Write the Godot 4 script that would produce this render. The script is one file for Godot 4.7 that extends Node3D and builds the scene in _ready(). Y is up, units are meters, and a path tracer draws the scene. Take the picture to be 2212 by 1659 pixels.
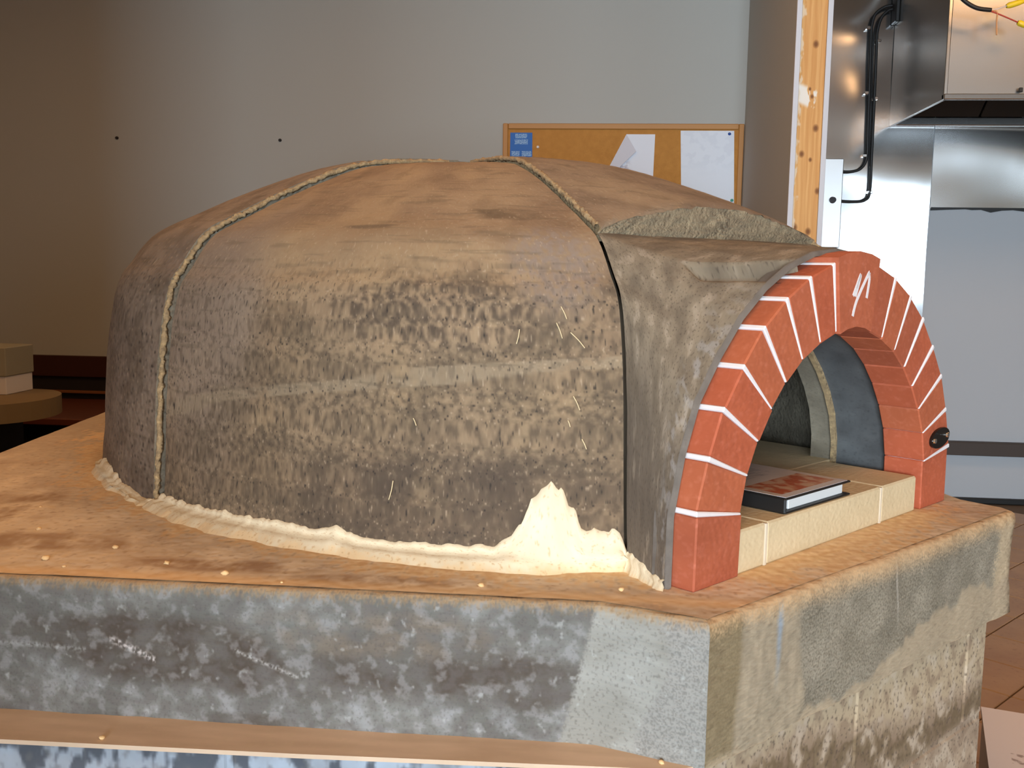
extends Node3D
# A precast pizza oven on a concrete slab in a restaurant that is being built.
# World: x runs along the back wall, z comes towards the camera, y is up, metres.

const DAY := Color(0.86, 0.935, 1.0)
const SLAB_Y := 1.10
const OVEN_AT := Vector3(0.391, 1.10, -1.626)     # middle of the arch's front base
const OVEN_TURN := 49.677                          # degrees; local z looks out of the mouth
# dome: centre on the oven's axis, half axes and profile
const DC := -0.933
const D_FRONT := 0.953
const D_BACK := 0.932
const D_SIDE := 0.722
const RHO := [1.0, 0.99, 0.975, 0.95, 0.91, 0.85, 0.76, 0.6, 0.4, 0.2, 0.0]
const HGT := [0.0, 0.097, 0.265, 0.377, 0.425, 0.479, 0.515, 0.571, 0.626, 0.646, 0.655]
const TH1 := -26.0                                 # joint between front section and side panel
const BRICK_OUT := [[0.408, 0.108], [0.384, 0.180], [0.354, 0.245], [0.310, 0.301], [0.261, 0.353], [0.204, 0.393], [0.141, 0.424], [0.072, 0.445]]
const BRICK_IN := [[0.299, 0.091], [0.286, 0.144], [0.262, 0.190], [0.230, 0.233], [0.194, 0.269], [0.151, 0.300], [0.101, 0.323], [0.055, 0.337]]

var M := {}
var used := {}
var na := FastNoiseLite.new()
var nb := FastNoiseLite.new()
var nc := FastNoiseLite.new()

func _ready():
	setup_view()
	setup_noise()
	make_materials()
	build_room()
	build_slab()
	build_stand()
	build_oven()
	build_arch()
	build_hearth()
	build_back_of_room()
	build_kitchen()
	build_details()

# ------------------------------------------------------------------ camera, light
func setup_view():
	var f := 2144.5
	var p := deg_to_rad(6.722)
	var r := deg_to_rad(0.921)
	var yaw := deg_to_rad(5.37)
	var fw := Vector3(-sin(yaw), 0, -cos(yaw))
	var rt := Vector3(cos(yaw), 0, -sin(yaw))
	var fwd := fw * cos(p) - Vector3.UP * sin(p)
	var upv := Vector3.UP * cos(p) + fw * sin(p)
	var cam := Camera3D.new()
	cam.name = "camera"
	cam.fov = rad_to_deg(2.0 * atan(829.5 / f))
	cam.keep_aspect = Camera3D.KEEP_HEIGHT
	cam.near = 0.05
	cam.far = 60.0
	cam.transform = Transform3D(Basis(rt * cos(r) + upv * sin(r), upv * cos(r) - rt * sin(r), -fwd), Vector3(0, 1.5325, 0))
	add_child(cam)
	cam.current = true
	var e := Environment.new()
	e.background_mode = Environment.BG_SKY
	var sky := Sky.new()
	var sm := ProceduralSkyMaterial.new()
	sm.sky_top_color = Color(0.62, 0.72, 0.86)
	sm.sky_horizon_color = Color(0.86, 0.9, 0.95)
	sm.ground_bottom_color = Color(0.35, 0.34, 0.32)
	sm.ground_horizon_color = Color(0.7, 0.72, 0.74)
	sky.sky_material = sm
	e.sky = sky
	e.tonemap_mode = Environment.TONE_MAPPER_LINEAR
	e.tonemap_exposure = 1.0
	e.sdfgi_enabled = true
	e.ssao_enabled = true
	e.ssil_enabled = true
	var w := WorldEnvironment.new()
	w.name = "environment"
	w.environment = e
	add_child(w)
	# daylight through the openings in the wall behind the camera
	area("daylight_shop_window", Vector3(-1.1, 1.85, 6.30), Vector3(0, 0, 0), Vector2(1.8, 1.9), DAY, 46.0)
	area("daylight_glass_door", Vector3(0.70, 1.35, 6.30), Vector3(0, 0, 0), Vector2(0.74, 2.1), DAY, 34.0)
	area("daylight_kitchen_window", Vector3(5.62, 2.05, 6.30), Vector3(0, 0, 0), Vector2(2.5, 1.8), DAY, 5.0)

func area(called, at, turn, size, color, energy):
	var l := AreaLight3D.new()
	l.name = called
	l.position = at
	l.rotation_degrees = turn
	l.area_size = size
	l.light_color = color
	l.light_energy = energy
	l.area_range = 30.0
	l.area_attenuation = 2.0
	l.shadow_enabled = true
	add_child(l)

# ------------------------------------------------------------------ names and tags
func numbered(called: String) -> String:
	var n = used.get(called, 0)
	used[called] = n + 1
	return called if n == 0 else "%s_%03d" % [called, n]

func thing(called, label, category, at = Vector3.ZERO, turn = 0.0, group = "") -> Node3D:
	var o := Node3D.new()
	o.name = numbered(called)
	add_child(o)
	o.position = at
	o.rotation_degrees.y = turn
	tag(o, label, category, group)
	return o

func tag(o, label, category = "", group = "", kind = ""):
	if label != "":
		o.set_meta("label", label)
	if category != "":
		o.set_meta("category", category)
	if group != "":
		o.set_meta("group", group)
	if kind != "":
		o.set_meta("kind", kind)

func put(called, mesh, material, parent = self, at = Vector3.ZERO) -> MeshInstance3D:
	var o := MeshInstance3D.new()
	o.name = numbered(called) if parent == self else called
	o.mesh = mesh
	if material != null:
		o.material_override = material
	o.position = at
	parent.add_child(o, true)
	return o

func struct(called, mesh, material, parent = self, at = Vector3.ZERO) -> MeshInstance3D:
	var o = put(called, mesh, material, parent, at)
	if parent == self:
		o.set_meta("kind", "structure")
	return o

# ------------------------------------------------------------------ mesh helpers
func newst(smooth := true) -> SurfaceTool:
	var st := SurfaceTool.new()
	st.begin(Mesh.PRIMITIVE_TRIANGLES)
	st.set_smooth_group(0 if smooth else -1)
	return st

func done(st: SurfaceTool, mesh = null) -> ArrayMesh:
	st.index()
	st.generate_normals()
	return st.commit(mesh) if mesh != null else st.commit()

func tri(st, a, b, c, out: Vector3, ua = Vector2.ZERO, ub = Vector2.ZERO, uc = Vector2.ZERO):
	if (c - a).cross(b - a).dot(out) < 0.0:
		var t = b; b = c; c = t
		var u = ub; ub = uc; uc = u
	st.set_uv(ua); st.add_vertex(a)
	st.set_uv(ub); st.add_vertex(b)
	st.set_uv(uc); st.add_vertex(c)

func quad(st, a, b, c, d, out: Vector3, ua = Vector2.ZERO, ub = Vector2.ZERO, uc = Vector2.ZERO, ud = Vector2.ZERO):
	tri(st, a, b, c, out, ua, ub, uc)
	tri(st, a, c, d, out, ua, uc, ud)

# grid of points P[i][j]; ref = a point the surface faces away from (or towards, when inwards)
func grid(st, P, U, ref: Vector3, inward := false):
	for i in P.size() - 1:
		for j in P[i].size() - 1:
			var mid: Vector3 = (P[i][j] + P[i + 1][j + 1]) * 0.5
			var out: Vector3 = mid - ref
			if inward:
				out = -out
			quad(st, P[i][j], P[i + 1][j], P[i + 1][j + 1], P[i][j + 1], out, U[i][j], U[i + 1][j], U[i + 1][j + 1], U[i][j + 1])

# chamfered hexahedron; corners: bottom 0-3 going round, top 4-7 above them
const HF := [[0, 1, 2, 3], [4, 5, 6, 7], [0, 1, 5, 4], [1, 2, 6, 5], [2, 3, 7, 6], [3, 0, 4, 7]]
func hexa(st, c: Array, b: float, uvf = null):
	var mid := Vector3.ZERO
	for v in c:
		mid += v / 8.0
	var fv := {}
	var cf := {}
	for fi in 6:
		var q = HF[fi]
		var pts := []
		for k in 4:
			var v: Vector3 = c[q[k]]
			var e1: Vector3 = (c[q[(k + 1) % 4]] - v)
			var e2: Vector3 = (c[q[(k + 3) % 4]] - v)
			var m: float = min(b, min(e1.length(), e2.length()) * 0.4)
			var w = v + e1.normalized() * m + e2.normalized() * m
			pts.append(w)
			fv[[fi, q[k]]] = w
			if not cf.has(q[k]):
				cf[q[k]] = []
			cf[q[k]].append(w)
		_q(st, pts, mid, uvf)
	for f1 in 6:
		for f2 in range(f1 + 1, 6):
			var sh := []
			for v in HF[f1]:
				if v in HF[f2]:
					sh.append(v)
			if sh.size() == 2:
				_q(st, [fv[[f1, sh[0]]], fv[[f1, sh[1]]], fv[[f2, sh[1]]], fv[[f2, sh[0]]]], mid, uvf)
	for v in cf:
		var t = cf[v]
		tri(st, t[0], t[1], t[2], (t[0] + t[1] + t[2]) / 3.0 - mid, _u(uvf, t[0]), _u(uvf, t[1]), _u(uvf, t[2]))

func _u(uvf, p):
	return uvf.call(p) if uvf != null else Vector2(p.x + p.z, p.y)

func _q(st, p, mid, uvf):
	quad(st, p[0], p[1], p[2], p[3], (p[0] + p[1] + p[2] + p[3]) / 4.0 - mid, _u(uvf, p[0]), _u(uvf, p[1]), _u(uvf, p[2]), _u(uvf, p[3]))

func boxc(lo: Vector3, hi: Vector3) -> Array:
	return [Vector3(lo.x, lo.y, lo.z), Vector3(hi.x, lo.y, lo.z), Vector3(hi.x, lo.y, hi.z), Vector3(lo.x, lo.y, hi.z), Vector3(lo.x, hi.y, lo.z), Vector3(hi.x, hi.y, lo.z), Vector3(hi.x, hi.y, hi.z), Vector3(lo.x, hi.y, hi.z)]

func box(lo: Vector3, hi: Vector3, b := 0.003, uvf = null) -> ArrayMesh:
	var st := newst(false)
	hexa(st, boxc(lo, hi), b, uvf)
	return done(st)

func tube(path: Array, r: float, sides := 10, capped := true) -> ArrayMesh:
	var st := newst()
	var rings := []
	var prev := Vector3.ZERO
	for i in path.size():
		var d: Vector3 = (path[min(i + 1, path.size() - 1)] - path[max(i - 1, 0)]).normalized()
		var side: Vector3 = prev
		if i == 0:
			side = d.cross(Vector3.UP if abs(d.y) < 0.9 else Vector3.RIGHT).normalized()
		side = (side - d * side.dot(d)).normalized()
		prev = side
		var up := d.cross(side)
		var ring := []
		for k in sides + 1:
			var a := TAU * k / sides
			ring.append(path[i] + (side * cos(a) + up * sin(a)) * r)
		rings.append(ring)
	for i in rings.size() - 1:
		for k in sides:
			var out: Vector3 = rings[i][k] - path[i]
			quad(st, rings[i][k], rings[i + 1][k], rings[i + 1][k + 1], rings[i][k + 1], out)
	if capped:
		for e in [0, rings.size() - 1]:
			for k in sides:
				tri(st, path[e], rings[e][k], rings[e][k + 1], path[e] - path[1 if e == 0 else path.size() - 2])
	return done(st)

func smooth_path(pts: Array, n := 8) -> Array:
	var out := []
	for i in pts.size() - 1:
		var a = pts[max(i - 1, 0)]
		var b = pts[i]
		var c = pts[i + 1]
		var d = pts[min(i + 2, pts.size() - 1)]
		for k in n:
			out.append(b.cubic_interpolate(c, a, d, float(k) / n))
	out.append(pts[-1])
	return out

# flat prism from a polygon in x,y standing at z, thickness towards +z
func plate(poly: PackedVector2Array, thick: float) -> ArrayMesh:
	var st := newst(false)
	var ix := Geometry2D.triangulate_polygon(poly)
	var mn := poly[0]
	var mx := poly[0]
	for p in poly:
		mn = mn.min(p)
		mx = mx.max(p)
	var uv := func(p: Vector2): return Vector2((p.x - mn.x) / (mx.x - mn.x), 1.0 - (p.y - mn.y) / (mx.y - mn.y))
	for k in range(0, ix.size(), 3):
		var a := poly[ix[k]]
		var b := poly[ix[k + 1]]
		var c := poly[ix[k + 2]]
		tri(st, Vector3(a.x, a.y, thick), Vector3(b.x, b.y, thick), Vector3(c.x, c.y, thick), Vector3.BACK, uv.call(a), uv.call(b), uv.call(c))
		tri(st, Vector3(a.x, a.y, 0), Vector3(b.x, b.y, 0), Vector3(c.x, c.y, 0), Vector3.FORWARD, uv.call(a), uv.call(b), uv.call(c))
	var mid := Vector2.ZERO
	for p in poly:
		mid += p / poly.size()
	for k in poly.size():
		var a := poly[k]
		var b := poly[(k + 1) % poly.size()]
		var nrm := Vector2(b.y - a.y, a.x - b.x)
		if nrm.dot((a + b) / 2 - mid) < 0:
			nrm = -nrm
		quad(st, Vector3(a.x, a.y, 0), Vector3(b.x, b.y, 0), Vector3(b.x, b.y, thick), Vector3(a.x, a.y, thick), Vector3(nrm.x, nrm.y, 0), uv.call(a), uv.call(b), uv.call(b), uv.call(a))
	return done(st)

# ------------------------------------------------------------------ noise, textures, materials
func setup_noise():
	for n in [na, nb, nc]:
		n.noise_type = FastNoiseLite.TYPE_SIMPLEX_SMOOTH
		n.fractal_type = FastNoiseLite.FRACTAL_FBM
		n.frequency = 1.0
	na.seed = 11; na.fractal_octaves = 4
	nb.seed = 27; nb.fractal_octaves = 3
	nc.seed = 5; nc.fractal_octaves = 2

func paint(w: int, h: int, fn: Callable) -> ImageTexture:
	var im := Image.create(w, h, false, Image.FORMAT_RGB8)
	for y in h:
		for x in w:
			im.set_pixel(x, y, fn.call((x + 0.5) / w, (y + 0.5) / h))
	return ImageTexture.create_from_image(im)

func rgb(r, g, b) -> Color:
	return Color(r / 255.0, g / 255.0, b / 255.0)

func bump_tex(n: FastNoiseLite, size: int, freq: float, strength: float) -> ImageTexture:
	var im := Image.create(size, size, false, Image.FORMAT_RGBA8)
	for y in size:
		for x in size:
			# wrap on a torus-like blend so that it repeats
			var u := float(x) / size
			var v := float(y) / size
			var a := n.get_noise_2d(u * freq, v * freq)
			var b := n.get_noise_2d((u - 1) * freq, v * freq)
			var c := n.get_noise_2d(u * freq, (v - 1) * freq)
			var d := n.get_noise_2d((u - 1) * freq, (v - 1) * freq)
			var q := lerpf(lerpf(a, b, u), lerpf(c, d, u), v) * 0.5 + 0.5
			im.set_pixel(x, y, Color(q, q, q))
	im.bump_map_to_normal_map(strength)
	return ImageTexture.create_from_image(im)

func plain(color: Color, rough := 0.8, metal := 0.0) -> StandardMaterial3D:
	var m := StandardMaterial3D.new()
	m.albedo_color = color
	m.roughness = rough
	m.metallic = metal
	return m

func textured(t: Texture2D, rough := 0.9) -> StandardMaterial3D:
	var m := StandardMaterial3D.new()
	m.albedo_texture = t
	m.roughness = rough
	return m

func tri_mat(t: Texture2D, scale: float, rough := 0.9, nrm = null, ns := 1.0) -> StandardMaterial3D:
	var m := textured(t, rough)
	m.uv1_triplanar = true
	m.uv1_world_triplanar = true
	m.uv1_scale = Vector3.ONE * scale
	if nrm != null:
		m.normal_enabled = true
		m.normal_texture = nrm
		m.normal_scale = ns
	return m

# repeating blotchy colour between a and b, with specks
func blotch(size: int, freq: float, a: Color, b: Color, speck := 0.0, speck_c := Color.BLACK) -> ImageTexture:
	return paint(size, size, func(u, v):
		var w := func(n, k): return lerpf(lerpf(n.get_noise_2d(u * k, v * k), n.get_noise_2d((u - 1) * k, v * k), u), lerpf(n.get_noise_2d(u * k, (v - 1) * k), n.get_noise_2d((u - 1) * k, (v - 1) * k), u), v)
		var q: float = w.call(na, freq)
		var c := a.lerp(b, clampf(0.5 + q * 1.1, 0, 1))
		if speck > 0.0:
			var s: float = w.call(nb, freq * 9.0)
			c = c.lerp(speck_c, clampf((s - 0.22) * 4.0, 0, 1) * speck)
		return c)

func make_materials():
	M.rough_n = bump_tex(nb, 256, 26.0, 6.0)
	M.shell_n = bump_tex(nb, 384, 100.0, 2.5)
	M.fine_n = bump_tex(nc, 256, 40.0, 3.0)
	M.wall = plain(rgb(172, 172, 166), 0.85)
	M.wall_dim = plain(rgb(172, 172, 166), 0.85)
	M.ceiling = plain(rgb(184, 152, 116), 0.9)
	M.drywall = plain(rgb(226, 224, 220), 0.85)
	M.gypsum = plain(rgb(206, 203, 205), 0.9)
	M.kwall = plain(rgb(186, 190, 194), 0.7)
	M.white = plain(rgb(232, 230, 226), 0.7)
	M.raw = tri_mat(blotch(256, 6.0, rgb(148, 138, 118), rgb(112, 102, 86), 0.5, rgb(70, 62, 52)), 3.0, 0.95, M.rough_n, 0.8)
	M.mortar_pale = tri_mat(blotch(256, 14.0, rgb(204, 174, 126), rgb(128, 108, 82), 0.7, rgb(84, 70, 52)), 6.0, 0.95, M.rough_n, 1.0)
	M.crack = plain(rgb(112, 98, 80), 1.0)
	M.joint_white = plain(rgb(240, 232, 230), 0.7)
	var brick_t := paint(256, 256, func(u, v):
		var q := na.get_noise_2d(u * 5, v * 5)
		var c := rgb(190, 102, 68).lerp(rgb(176, 92, 60), clampf(0.5 + q, 0, 1))
		var d := nb.get_noise_2d(u * 30 + 9, v * 30)
		return c.lerp(rgb(212, 128, 104), clampf((d - 0.25) * 2.0, 0, 0.5)))
	M.brick = tri_mat(brick_t, 2.2, 0.75, M.fine_n, 0.25)
	M.hearth = tri_mat(blotch(256, 5.0, rgb(226, 204, 164), rgb(212, 190, 150), 0.2, rgb(190, 164, 126)), 2.5, 0.9, M.fine_n, 0.3)
	M.steel = plain(rgb(205, 205, 205), 0.16, 1.0)
	M.steel_dull = plain(rgb(196, 192, 186), 0.26, 1.0)
	M.black = plain(rgb(28, 27, 26), 0.5)
	M.darkwood = plain(rgb(58, 26, 18), 0.45)
	M.darkwood2 = plain(rgb(24, 17, 14), 0.6)

# ------------------------------------------------------------------ the room
func boxes_mesh(list: Array) -> ArrayMesh:
	var st := newst(false)
	for b in list:
		hexa(st, boxc(b[0], b[1]), 0.001)
	return done(st)

func build_room():
	# outer shell: x -7 .. 7, z -6.85 .. 6.4, ceiling at 3.5
	var floor_t := blotch(256, 4.0, rgb(196, 158, 116), rgb(178, 140, 104), 0.3, rgb(130, 96, 70))
	M.tile = tri_mat(floor_t, 1.0, 0.4)
	M.grout = plain(rgb(112, 92, 72), 0.9)
	var fl = struct("floor", box(Vector3(-7.2, -0.2, -7.05), Vector3(7.2, -0.006, 6.6), 0.001), M.grout)
	# ceramic floor tiles, laid square to the stand's open side; the strip the photograph shows and the floor around it
	var td := Vector3(0.653, 0, -0.757)
	var tn := Vector3(0.757, 0, 0.653)
	var tile_mesh := box(Vector3(-0.147, -0.012, -0.147), Vector3(0.147, 0, 0.147), 0.003)
	for i in range(-2, 22):
		for j in range(-7, 7):
			var c := Vector3(1.0, 0, -1.9) + td * (i * 0.3) + tn * (j * 0.3)
			if c.x < 0.95 or c.x > 3.4 or c.z < -6.6 or c.z > -1.0:
				continue
			var t = put("tile", tile_mesh, M.tile, fl, c)
			t.rotation.y = atan2(-td.z, td.x)
	struct("ceiling", box(Vector3(-7.2, 3.5, -7.05), Vector3(7.2, 3.7, 6.6), 0.001), M.ceiling)
	struct("wall_back", box(Vector3(-7.2, 0, -5.15), Vector3(0.647, 3.5, -5.0), 0.001), M.wall)
	struct("wall_left", box(Vector3(-7.2, 0, -5.15), Vector3(-7.0, 3.5, 6.6), 0.001), M.wall)
	struct("wall_right", box(Vector3(7.0, 0, -7.05), Vector3(7.2, 3.5, 6.6), 0.001), M.wall)
	struct("wall_kitchen", box(Vector3(0.5, 0, -7.05), Vector3(7.2, 3.5, -6.85), 0.001), M.kwall)
	# street wall behind the camera: a shop window, a glass door and a kitchen window
	var wf := []
	for r in [[-7.2, -2.0, 0.0, 3.5], [-0.2, 0.33, 0.0, 3.5], [1.07, 4.35, 0.0, 3.5], [6.9, 7.2, 0.0, 3.5], [-2.0, -0.2, 0.0, 0.9], [-2.0, -0.2, 2.8, 3.5], [0.33, 1.07, 2.4, 3.5], [0.33, 1.07, 0.0, 0.3], [4.35, 6.9, 0.0, 1.15], [4.35, 6.9, 2.95, 3.5]]:
		wf.append([Vector3(r[0], r[2], 6.4), Vector3(r[1], r[3], 6.6)])
	struct("wall_front", boxes_mesh(wf), M.wall)
	var glow := StandardMaterial3D.new()
	glow.albedo_color = Color(0.8, 0.85, 0.9)
	glow.emission_enabled = true
	glow.emission = DAY
	glow.emission_energy_multiplier = 4.0
	for k in 3:
		var a = [[-2.0, -0.2, 0.9, 2.8], [0.33, 1.07, 0.3, 2.4], [4.35, 6.9, 1.15, 2.95]][k]
		var wn := Node3D.new()
		wn.name = "window_%d" % (k + 1)
		add_child(wn)
		wn.set_meta("kind", "structure")
		put("window_frame", boxes_mesh([[Vector3(a[0], a[2], 6.42), Vector3(a[0] + 0.05, a[3], 6.5)], [Vector3(a[1] - 0.05, a[2], 6.42), Vector3(a[1], a[3], 6.5)], [Vector3(a[0], a[2], 6.42), Vector3(a[1], a[2] + 0.05, 6.5)], [Vector3(a[0], a[3] - 0.05, 6.42), Vector3(a[1], a[3], 6.5)]]), M.white, wn)
		put("window_pane", box(Vector3(a[0] + 0.04, a[2] + 0.04, 6.47), Vector3(a[1] - 0.04, a[3] - 0.04, 6.48), 0.001), glow, wn)
	# the wall the photographer has just come past; it keeps the daylight off the left of the back wall
	struct("wall_entry", box(Vector3(-7.0, 0, 0.80), Vector3(-0.74, 3.5, 0.95), 0.001), M.wall)
	# partition: studs between two sheets of drywall, its end still open
	var pw := Node3D.new()
	pw.name = "wall_partition"
	add_child(pw)
	pw.set_meta("kind", "structure")
	put("drywall_sheet", box(Vector3(0.640, 0, -5.0), Vector3(0.656, 3.5, -3.700), 0.002), M.wall_dim, pw)
	put("drywall_sheet", box(Vector3(0.745, 0, -6.85), Vector3(0.761, 3.5, -3.700), 0.002), M.wall_dim, pw)
	put("drywall_edge", box(Vector3(0.638, 0, -3.704), Vector3(0.656, 3.5, -3.696), 0.001), M.gypsum, pw)
	put("drywall_edge", box(Vector3(0.745, 0, -3.704), Vector3(0.763, 3.5, -3.696), 0.001), M.gypsum, pw)
	var wood_t := paint(128, 1024, func(u, v):
		var q := na.get_noise_2d(u * 6 + 0.3 * nb.get_noise_2d(u * 2, v * 9), v * 3)
		var c := rgb(222, 168, 104).lerp(rgb(206, 146, 82), clampf(0.5 + q * 1.2, 0, 1))
		for k in [[0.60, 0.285, 0.020], [0.75, 0.43, 0.020], [0.25, 0.475, 0.018], [0.6, 0.485, 0.012], [0.94, 0.54, 0.018], [0.1, 0.605, 0.022], [0.65, 0.612, 0.020], [0.55, 0.375, 0.012], [0.45, 0.362, 0.010], [0.4, 0.72, 0.02]]:
			var d := Vector2((u - k[0]) * 0.09, (v - k[1]) * 1.5).length()
			c = c.lerp(rgb(112, 66, 30), clampf(1.25 - d / k[2] * 2.0, 0, 0.85))
		# smear of white joint compound
		var s := nb.get_noise_2d(u * 3 + 4, v * 30)
		c = c.lerp(rgb(232, 222, 208), smoothstep(0.0, 0.12, 0.55 - u + 0.5 * s) * smoothstep(0.022, 0.012, absf(v - 0.368 - 0.02 * u)))
		c = c.lerp(rgb(228, 206, 178), smoothstep(0.10, 0.0, u + 0.25 * s) * 0.8)
		return c)
	var wm := textured(wood_t, 0.75)
	put("stud", box(Vector3(0.656, 0, -3.738), Vector3(0.745, 3.5, -3.702), 0.002, func(p): return Vector2((p.x - 0.656) / 0.089, 1.0 - (p.y - 0.9) / 2.0)), wm, pw)
	var stud2 := box(Vector3(0.656, 0, -0.019), Vector3(0.745, 3.5, 0.019), 0.002)
	for z in [-4.1, -4.5, -4.9]:
		put("stud", stud2, M.mortar_pale, pw, Vector3(0, 0, z))
	# ceiling lamps, above and beside the picture
	ceiling_lamp(Vector3(-3.4, 3.44, -2.6), "over the rounded table", 1.2)
	ceiling_lamp(Vector3(-0.9, 3.44, -2.9), "over the oven dome")
	ceiling_lamp(Vector3(0.3, 3.44, -0.1), "in front of the concrete slab")
	ceiling_lamp(Vector3(2.6, 3.44, -4.6), "over the kitchen floor")

func ceiling_lamp(p, where, energy := 1.9):
	var t = thing("ceiling_lamp", "", "", p)
	tag(t, "warm white ceiling panel lamp " + where, "lamp", "warm ceiling lamps")
	put("housing", boxes_mesh([[Vector3(-0.62, 0.02, -0.32), Vector3(0.62, 0.06, 0.32)], [Vector3(-0.62, -0.02, -0.32), Vector3(-0.60, 0.03, 0.32)], [Vector3(0.60, -0.02, -0.32), Vector3(0.62, 0.03, 0.32)], [Vector3(-0.62, -0.02, -0.32), Vector3(0.62, 0.03, -0.30)], [Vector3(-0.62, -0.02, 0.30), Vector3(0.62, 0.03, 0.32)]]), M.white, t)
	var g := StandardMaterial3D.new()
	g.albedo_color = Color(0.9, 0.85, 0.75)
	g.emission_enabled = true
	g.emission = Color(1.0, 0.77, 0.54)
	g.emission_energy_multiplier = 2.0
	put("lamp_diffuser", box(Vector3(-0.60, 0.0, -0.30), Vector3(0.60, 0.008, 0.30), 0.001), g, t)
	area("lamp_light", p + Vector3(0, -0.03, 0), Vector3(-90, 0, 0), Vector2(1.2, 0.6), Color(1.0, 0.77, 0.54), energy)

# ------------------------------------------------------------------ slab and stand
func side_strip(st, pts: Array, nrm: Array, u0: float, u1: float, rows: Array, rough: float):
	# pts along the outline, rows of [y, offset, v]
	var P := []
	var U := []
	for i in pts.size():
		var col := []
		var uc := []
		for r in rows:
			var q: Vector3 = pts[i]
			var d := nb.get_noise_3d(q.x * 40, r[0] * 40, q.z * 40) * rough
			d += na.get_noise_3d(q.x * 5, r[0] * 5, q.z * 5) * rough * 2.0
			col.append(Vector3(q.x, r[0], q.z) + nrm[i] * (r[1] + d))
			uc.append(Vector2(lerpf(u0, u1, float(i) / (pts.size() - 1)), r[2]))
		P.append(col)
		U.append(uc)
	grid(st, P, U, Vector3(-0.35, 0.95, -2.3))

func outline(corners: Array, step: float) -> Array:
	# [points, normals, index of each corner]
	var pts := []
	var at := []
	for k in corners.size():
		var a: Vector3 = corners[k]
		var b: Vector3 = corners[(k + 1) % corners.size()]
		var n: int = max(1, int(a.distance_to(b) / step))
		at.append(pts.size())
		for i in n:
			pts.append(a.lerp(b, float(i) / n))
	at.append(pts.size())
	pts.append(pts[0])
	var nr := []
	var cnt := pts.size() - 1
	for i in pts.size():
		var t: Vector3 = pts[(i + 1) % cnt] - pts[(i - 1 + cnt) % cnt]
		var n := Vector3(-t.z, 0, t.x).normalized()
		if n.dot(pts[i] - Vector3(-0.35, pts[i].y, -2.3)) < 0:
			n = -n
		nr.append(n)
	return [pts, nr, at]

const SLAB := [[-1.25, -1.253], [0.0, -1.251], [0.138, -1.202], [0.735, -1.845], [0.762, -1.875], [0.755, -1.905], [0.70, -1.96], [0.66, -2.1], [0.66, -3.25], [-1.51, -3.25]]
const STAND := [[-1.25, -1.155], [-0.38, -1.178], [0.10, -1.198], [0.135, -1.212], [0.715, -1.845], [0.735, -1.89], [0.66, -1.98], [0.64, -2.1], [0.64, -3.23], [-1.49, -3.23]]

func top_cover(poly: Array, y: float) -> ArrayMesh:
	# gently uneven top made of a fine grid clipped to the outline
	var st := newst()
	var pg := PackedVector2Array()
	for p in poly:
		pg.append(Vector2(p.x, p.z))
	var uv := func(p: Vector2): return Vector2((p.x + 1.6) / 2.5, (p.y + 3.35) / 2.3)
	var s := 0.05
	for i in range(-33, 17):
		for j in range(-67, -22):
			var cell := PackedVector2Array([Vector2(i * s, j * s), Vector2((i + 1) * s, j * s), Vector2((i + 1) * s, (j + 1) * s), Vector2(i * s, (j + 1) * s)])
			for piece in Geometry2D.intersect_polygons(cell, pg):
				var ix := Geometry2D.triangulate_polygon(piece)
				for k in range(0, ix.size(), 3):
					var v := []
					var q := []
					for e in 3:
						var p: Vector2 = piece[ix[k + e]]
						v.append(Vector3(p.x, y + na.get_noise_2d(p.x * 4, p.y * 4) * 0.0012, p.y))
						q.append(uv.call(p))
					tri(st, v[0], v[1], v[2], Vector3.UP, q[0], q[1], q[2])
	return done(st)

func spot(u, v, cu, cv, ru, rv) -> float:
	var d := Vector2((u - cu) / ru, (v - cv) / rv).length()
	return smoothstep(1.15, 0.55, d)

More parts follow.
